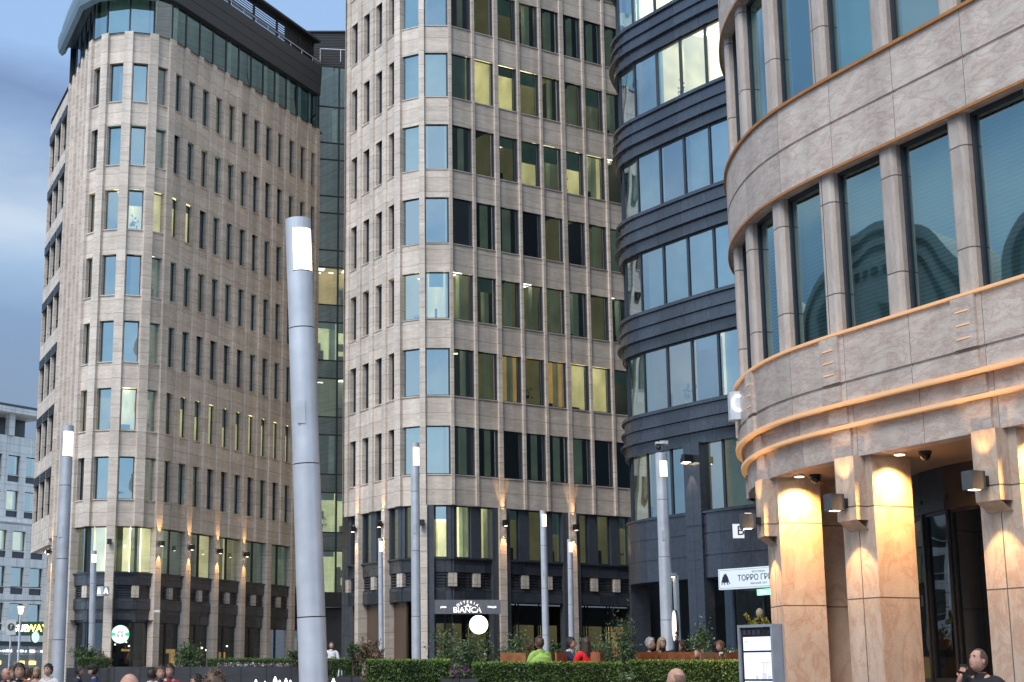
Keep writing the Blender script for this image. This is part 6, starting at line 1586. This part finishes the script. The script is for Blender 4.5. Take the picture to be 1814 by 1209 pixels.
def person(label, px, py_top, Y, floor, face, pose='stand', arms=('down', 'down'), top=(0.02, 0.02, 0.025), legs=(0.03, 0.03, 0.04), hair=((0.05, 0.03, 0.02), 'short'), tilt=0, turn=0, skin=0, lean=0.0, build=1.0, group='people in the square', extra=None):
    """face = compass heading the body looks towards (0 = away from the camera, 180 = at the camera)"""
    p = at(px, py_top, Y); S = 1.0; total = p.z - floor
    sit = pose == 'sit'; nominal = 1.75 if not sit else 1.30
    S = max(0.86, min(1.10, total / nominal)); lift = total - nominal * S        # rest of the difference: stands higher or lower
    t = thing('person', label, 'person', (p.x, Y, floor + (lift if abs(lift) > 0.001 else 0)), R(-face), group); t.scale = (S, S, S)
    dz = -0.45 if sit else 0.0; ly = lean
    pel = Vector((0, 0, 0.95 + dz)); ch = Vector((0, 0.02 + ly * 0.6, 1.24 + dz)); nb = Vector((0, ly, 1.47 + dz)); nt = Vector((0, ly + 0.02, 1.535 + dz))
    B = build
    J = [pel, Vector((0, ly * 0.3, 1.09 + dz)), ch, nb, nt]; Rr = [0.11 * B, 0.10 * B, (0.12 * B, 0.09 * B), 0.058, 0.057]; E_ = [(0, 1), (1, 2), (2, 3), (3, 4)]
    hands = []
    for s, arm in ((-1, arms[0]), (1, arms[1])):
        sh = Vector((s * 0.185 * B, ly * 0.95, 1.405 + dz)); el = Vector((s * 0.235, ly - 0.03, 1.13 + dz)); wr = Vector((s * 0.245, ly + 0.06, 0.89 + dz)); hd = Vector((0, 0.25, -1)).normalized()
        if arm == 'table': el = Vector((s * 0.25, ly + 0.10, 1.14 + dz)); wr = Vector((s * 0.13, ly + 0.33, 1.20 + dz)); hd = Vector((-s * 0.4, 1, 0.05)).normalized()
        if arm == 'phone': el = Vector((s * 0.30, ly + 0.10, 1.17 + dz)); wr = Vector((s * 0.12, ly + 0.19, 1.46 + dz)); hd = Vector((-s * 0.25, -0.3, 1)).normalized()
        if arm == 'chin': el = Vector((s * 0.20, ly + 0.30, 1.18 + dz)); wr = Vector((s * 0.08, ly + 0.20, 1.43 + dz)); hd = Vector((-s * 0.3, -0.35, 1)).normalized()
        if arm == 'up': el = Vector((s * 0.28, ly + 0.16, 1.50 + dz)); wr = Vector((s * 0.20, ly + 0.26, 1.74 + dz)); hd = Vector((-s * 0.1, 0.1, 1)).normalized()
        if arm == 'read': el = Vector((s * 0.23, ly + 0.06, 1.15 + dz)); wr = Vector((s * 0.06, ly + 0.27, 1.22 + dz)); hd = Vector((-s * 0.5, 0.8, 0.3)).normalized()
        k = len(J); J += [sh, el, wr]; Rr += [0.045 * B, 0.034, 0.026]; E_ += [(3, k), (k, k + 1), (k + 1, k + 2)]
        palm = wr + hd * 0.055; J.append(palm); Rr.append((0.034, 0.018)); E_.append((k + 2, k + 3)); side = hd.cross(Vector((0, 1, 0.3))).normalized()
        if side.length < 0.1: side = Vector((1, 0, 0))
        curl = hd.cross(side).normalized() * (1 if s > 0 else -1)
        hands.append((wr, palm, hd, side, curl, s))
    for s in (-1, 1):
        hp = Vector((s * 0.09, 0, 0.90 + dz)); 
        if sit: kn = Vector((s * 0.11, 0.42, 0.50)); an = Vector((s * 0.11, 0.40, 0.09)); te = Vector((s * 0.12, 0.56, 0.04))
        else: kn = Vector((s * 0.10, 0.02, 0.49)); an = Vector((s * 0.10, -0.02, 0.09)); te = Vector((s * 0.115, 0.14, 0.035))
        k = len(J); J += [hp, kn, an, te]; Rr += [0.07 * B, 0.048, 0.034, 0.035]; E_ += [(0, k), (k, k + 1), (k + 1, k + 2), (k + 2, k + 3)]
    me = skin_mesh(J, E_, Rr)
    mb = MB()
    mb.v = [tuple(v.co) for v in me.vertices]; mb.f = [tuple(q.vertices) for q in me.polygons]; mb.m = [0] * len(mb.f); mb.sm = [True] * len(mb.f); mb.uv = [[(0, 0)] * len(q) for q in mb.f]
    # fingers: five chains, each with a knuckle bend
    for wr, palm, hd, side, curl, s in hands:
        for q, (off, ln, an_) in enumerate([(-0.024, 0.070, 0), (-0.008, 0.078, 0), (0.008, 0.074, 0), (0.023, 0.058, 0), (-0.030, 0.05, 1)]):
            if an_: b0 = palm - hd * 0.03 + side * off * 0.9; d = (hd * 0.6 - side * 0.8).normalized()
            else: b0 = palm + hd * 0.02 + side * off; d = hd
            j1 = b0 + d * ln * 0.5 + curl * 0.006; j2 = j1 + (d * 0.7 + curl * 0.6).normalized() * ln * 0.35; j3 = j2 + (d * 0.3 + curl * 0.9).normalized() * ln * 0.28
            mb.tube(b0, j1, 0.0092, 0.0085, n=7); mb.tube(j1, j2, 0.0086, 0.0078, n=7); mb.tube(j2, j3, 0.0078, 0.006, n=7)
    hc = nt + Vector((0, 0.015, 0.10)); Mh = Matrix.Translation(hc) @ Matrix.Rotation(R(-turn), 4, 'Z') @ Matrix.Rotation(R(-tilt), 4, 'X')
    hb = MB(); head_mb(Mh, hair[1], mb, hb, seed=int(px))
    mb.build('body', [SKIN[skin], EYEW, EYED, LIP], t); bpy.data.meshes.remove(me)
    if hb.f: hb.build('hair', hairmat(hair[0]), t)
    # clothes: the same skeleton, a little fuller, cut at neck and wrists
    g = 0.016
    Jt = [pel + Vector((0, 0, -0.04)), J[1], ch, nb + Vector((0, 0, -0.012))]; Rt = [0.15 * B, 0.145 * B + g * 0.5, (0.18 * B, 0.135 * B), 0.108]; Et = [(0, 1), (1, 2), (2, 3)]
    for q in range(2):
        k0 = 5 + q * 4; sh, el, wr = J[k0], J[k0 + 1], J[k0 + 2]; k = len(Jt); Jt += [sh, el, el.lerp(wr, 0.93)]; Rt += [0.082 * B, 0.06, 0.044]; Et += [(3, k), (k, k + 1), (k + 1, k + 2)]
    mt = skin_mesh(Jt, Et, Rt); mt.materials.append(clothmat(top)); mt.name = 'jacket'; o = bpy.data.objects.new('jacket', mt); C.objects.link(o); o.parent = t
    cb = MB(); ring_ = 12
    for k in range(ring_):       # collar
        a0 = 6.283 * k / ring_; a1 = 6.283 * (k + 1) / ring_
        cb.quad(nb + Vector((0.085 * math.cos(a0), 0.075 * math.sin(a0), -0.03)), nb + Vector((0.085 * math.cos(a1), 0.075 * math.sin(a1), -0.03)), nb + Vector((0.066 * math.cos(a1), 0.064 * math.sin(a1) , 0.045)), nb + Vector((0.066 * math.cos(a0), 0.064 * math.sin(a0), 0.045)))
    cb.build('collar', clothmat(extra['collar'] if extra and 'collar' in extra else top), t)
    Jl = [pel, ]; Rl = [0.145 * B]; El = []
    kb = 5 + 8
    for q in range(2):
        hp, kn, an, te = J[kb + q * 4: kb + q * 4 + 4]; k = len(Jl); Jl += [hp, kn, an + Vector((0, 0, 0.02))]; Rl += [0.10 * B, 0.072, 0.058]; El += [(0, k), (k, k + 1), (k + 1, k + 2)]
        sm_ = MB(); sm_.ball(an.lerp(te, 0.55) + Vector((0, 0, -0.015)), 0.045, 0.13, 0.045, n=10); sm_.build('shoe', M['black'], t)
    ml = skin_mesh(Jl, El, Rl); ml.materials.append(clothmat(legs)); ml.name = 'trousers'; o = bpy.data.objects.new('trousers', ml); C.objects.link(o); o.parent = t
    if extra:
        if 'front' in extra:     # shirt showing between the lapels
            q = MB(); q.poly([(-0.05, ly + 0.075, 1.43 + dz), (0.0, ly + 0.155, 1.18 + dz), (0.05, ly + 0.075, 1.43 + dz), (0, ly + 0.06, 1.47 + dz)]); q.quad((-0.055, ly + 0.078, 1.43 + dz), (0.055, ly + 0.078, 1.43 + dz), (0.03, ly + 0.150, 1.22 + dz), (-0.03, ly + 0.150, 1.22 + dz)); q.build('shirt', clothmat(extra['front']), t)
        if 'phone' in extra:
            wr, palm, hd, side, curl, s = hands[0 if extra['phone'] < 0 else 1]; q = MB(); c = palm + hd * 0.03 - curl * -0.02; q.box(c.x - 0.036, c.x + 0.036, c.y - 0.005, c.y + 0.005, c.z - 0.07, c.z + 0.07); o = q.build('phone', M['black']); o.parent = t
            o.parent = None; o.matrix_basis = wm(t); tag(o, extra['plabel'], 'phone')
        if 'pack' in extra:
            q = MB(); q.ball((0, -0.20 + ly, 1.20 + dz), 0.15, 0.10, 0.22, n=14, rings=10); q.tube((-0.12, -0.12, 1.36 + dz), (-0.11, 0.10, 1.41 + dz), 0.02, n=8); q.tube((0.12, -0.12, 1.36 + dz), (0.11, 0.10, 1.41 + dz), 0.02, n=8); q.tube((-0.11, 0.10, 1.41 + dz), (-0.12, 0.14, 1.18 + dz), 0.02, n=8); q.tube((0.11, 0.10, 1.41 + dz), (0.12, 0.14, 1.18 + dz), 0.02, n=8)
            o = q.build('backpack', clothmat(extra['pack'])); o.matrix_basis = wm(t); tag(o, extra['packlabel'], 'backpack')
        if 'cap' in extra:
            q = MB()
            for k in range(1): q.ball(hc + Vector((0, 0, 0.05)), 0.088, 0.106, 0.085, n=16, rings=8); q.box(hc.x - 0.06, hc.x + 0.06, hc.y + 0.07, hc.y + 0.17, hc.z + 0.04, hc.z + 0.05)
            q.build('cap', clothmat(extra['cap']), t)
        if 'stripe' in extra:
            q = MB()
            for s in (-1, 1): q.tube((s * 0.25, 0.0, 1.38 + dz), (s * 0.29, -0.02, 1.12 + dz), 0.012, n=6)
            q.build('sleeve_stripe', M['white_p'], t)
        if 'shawl' in extra:
            q = MB(); n = 20
            for k in range(n):
                a0 = 6.283 * k / n; a1 = 6.283 * (k + 1) / n
                for (r0, z0_, r1, z1_) in ((0.08, 1.46, 0.23, 1.36), (0.23, 1.36, 0.30, 1.12), (0.30, 1.12, 0.31, 0.88)):
                    f_ = lambda r, a, z: Vector((r * math.cos(a) * (1 + 0.03 * math.sin(5 * a)), r * 0.72 * math.sin(a) + ly, z + dz)); q.quad(f_(r0, a0, z0_), f_(r0, a1, z0_), f_(r1, a1, z1_), f_(r1, a0, z1_), smooth=True)
            q.build('shawl', clothmat(extra['shawl']), t)
    return t
DKH = (0.025, 0.018, 0.014); BRH = (0.09, 0.05, 0.03); FAIR = (0.30, 0.20, 0.11); GREY = (0.38, 0.36, 0.33)
GT = 'guests seated on the terrace'
person('man in a black jacket pressing a phone to his face at the lower right', 1735, 1150, 17.6, 0, 232, arms=('down', 'phone'), tilt=-14, turn=14, hair=((0.10, 0.06, 0.045), 'crop'), skin=1, top=(0.014, 0.013, 0.016), build=1.12, extra={'front': (0.55, 0.55, 0.62), 'phone': 1, 'plabel': 'dark phone held by the man at the lower right', 'pack': (0.04, 0.02, 0.02), 'packlabel': 'dark backpack of the man on the phone'})
person('nearly bald man seen from behind below the right hedge', 1203, 1184, 16, 0, 300, tilt=-8, hair=((0.22, 0.13, 0.09), 'ring'), skin=1, top=(0.05, 0.05, 0.07))
person('young man with short dark beardless face in a black top at the lower left', 35, 1176, 25, 0, 165, hair=(DKH, 'short'), top=(0.012, 0.012, 0.014), skin=2, tilt=-8, build=1.08)
person('bald-headed man in dark red at the left edge', 8, 1184, 31, 0, 120, hair=((0.2, 0.15, 0.12), 'ring'), top=(0.10, 0.02, 0.03), skin=1)
person('person in orange walking away at the lower left', 46, 1184, 34, 0, 20, hair=(BRH, 'short'), top=(0.42, 0.10, 0.04))
person('person in a blue jacket near the lower left corner', 56, 1185, 37, 0, 10, hair=(DKH, 'short'), top=(0.06, 0.10, 0.22))
person('blond woman in a pink top walking beside another woman', 66, 1182, 36, 0, 185, hair=(FAIR, 'long'), top=(0.5, 0.30, 0.27), skin=0, build=0.9)
person('brown-haired woman in a pale grey top at the lower left', 61.5, 1184, 40, 0, 170, hair=(BRH, 'long'), top=(0.40, 0.40, 0.45), build=0.9)
person('dark-haired man with a strap across his pale shirt left of the lamp post', 88, 1177, 34, 0, 205, hair=(DKH, 'short'), top=(0.55, 0.55, 0.55), tilt=-8)
person('man with brown hair far at the lower left behind the man in black', 21, 1182, 33, 0, 150, hair=(BRH, 'short'), top=(0.03, 0.03, 0.04))
person('person in navy standing right of the left lamp post', 139, 1180, 40, 0, 90, hair=(DKH, 'short'), top=(0.02, 0.025, 0.05))
person('person in a navy jacket with a white stripe and dark cap', 168, 1178, 36, 0, 260, hair=(DKH, 'short'), top=(0.012, 0.03, 0.11), tilt=-20, extra={'cap': (0.015, 0.015, 0.02), 'stripe': 1})
person('bald man whose crown just shows at the bottom left', 230, 1194, 10.5, 0, 350, hair=((0.2, 0.15, 0.12), 'ring'), skin=1)
person('young brown-haired man facing the camera at the lower left', 284, 1180, 29, 0, 160, hair=(BRH, 'short'), top=(0.03, 0.03, 0.05), skin=0, tilt=-4)
person('smiling man with a red collar close beside the young man', 301, 1177, 31, 0, 175, hair=(DKH, 'short'), top=(0.22, 0.02, 0.03), skin=0)
person('person in white seen from behind at the lower left', 268, 1184, 31, 0, 20, hair=(DKH, 'short'), top=(0.6, 0.6, 0.66))
person('face turned left at the very bottom beside the near brown head', 352, 1195, 24, 0, 250, hair=(DKH, 'short'), skin=1)
person('close brown-haired head from behind at the bottom', 378, 1190, 11, 0, 5, hair=(BRH, 'fluffy'), top=(0.05, 0.04, 0.04))
person('man in a white shirt looking down at his hands on the terrace', 587, 1138, 46, TER, 170, arms=('read', 'read'), tilt=-28, hair=(BRH, 'short'), top=(0.75, 0.75, 0.78), legs=(0.1, 0.1, 0.12), group=GT)
person('woman in black sitting on the steps beside the thick lamp post', 588, 1183, 40, 0.15, 250, pose='sit', arms=('table', 'table'), tilt=-22, hair=(DKH, 'short'), top=(0.012, 0.012, 0.013), lean=0.12)
person('man with a dark head behind the left end of the front hedge', 668, 1150, 33, 0.85, 200, pose='sit', hair=(BRH, 'short'), top=(0.05, 0.06, 0.08), skin=1, group=GT)
person('guest wrapped in a lime green shawl seen from behind', 957, 1129, 31.6, TER, 330, pose='sit', arms=('table', 'table'), hair=(BRH, 'fluffy'), top=(0.30, 0.48, 0.10), group=GT, turn=-8, extra={'shawl': (0.32, 0.50, 0.11)}, build=1.05)
person('dark-haired man in a navy suit resting his chin on his hand', 1003, 1130, 31.8, TER, 110, pose='sit', arms=('table', 'chin'), hair=(DKH, 'short'), top=(0.012, 0.018, 0.045), skin=1, tilt=-6, lean=0.06, turn=6, group=GT, extra={'front': (0.6, 0.65, 0.75), 'collar': (0.6, 0.65, 0.75)})
person('woman in a bright red top with long dark hair from behind', 1039, 1130, 31.3, TER, 340, pose='sit', arms=('table', 'table'), hair=((0.05, 0.025, 0.02), 'long'), top=(0.75, 0.012, 0.015), group=GT)
person('grey-haired woman in black looking right', 1149, 1131, 31.9, TER, 110, pose='sit', arms=('table', 'table'), hair=(GREY, 'fluffy'), top=(0.012, 0.012, 0.014), skin=1, tilt=-10, group=GT)
person('fair-haired guest in dark clothes raising an arm beside the lamp post', 1170, 1130, 33.5, TER, 150, pose='sit', arms=('up', 'table'), hair=(FAIR, 'long'), top=(0.02, 0.02, 0.03), group=GT)
person('woman with brown hair and a dark scarf right of the lamp post', 1207, 1137, 34, TER, 250, pose='sit', arms=('table', 'table'), hair=(BRH, 'fluffy'), top=(0.05, 0.045, 0.05), skin=1, tilt=-12, group=GT)
person('guest bending low over a table before the flowering bush', 1234, 1150, 33, TER - 0.15, 200, pose='sit', arms=('table', 'table'), hair=(BRH, 'short'), top=(0.04, 0.03, 0.03), tilt=-30, group=GT)
person('man with short fair-brown hair looking left near the kiosk', 1278, 1136, 35, TER, 255, pose='sit', arms=('table', 'table'), hair=((0.16, 0.08, 0.04), 'short'), top=(0.015, 0.015, 0.02), skin=1, group=GT, extra={'collar': (0.7, 0.7, 0.72)})
for o in list(scene.objects):
    if o.type == 'MESH' and o.data and not o.data.materials: o.data.materials.append(M['black'])
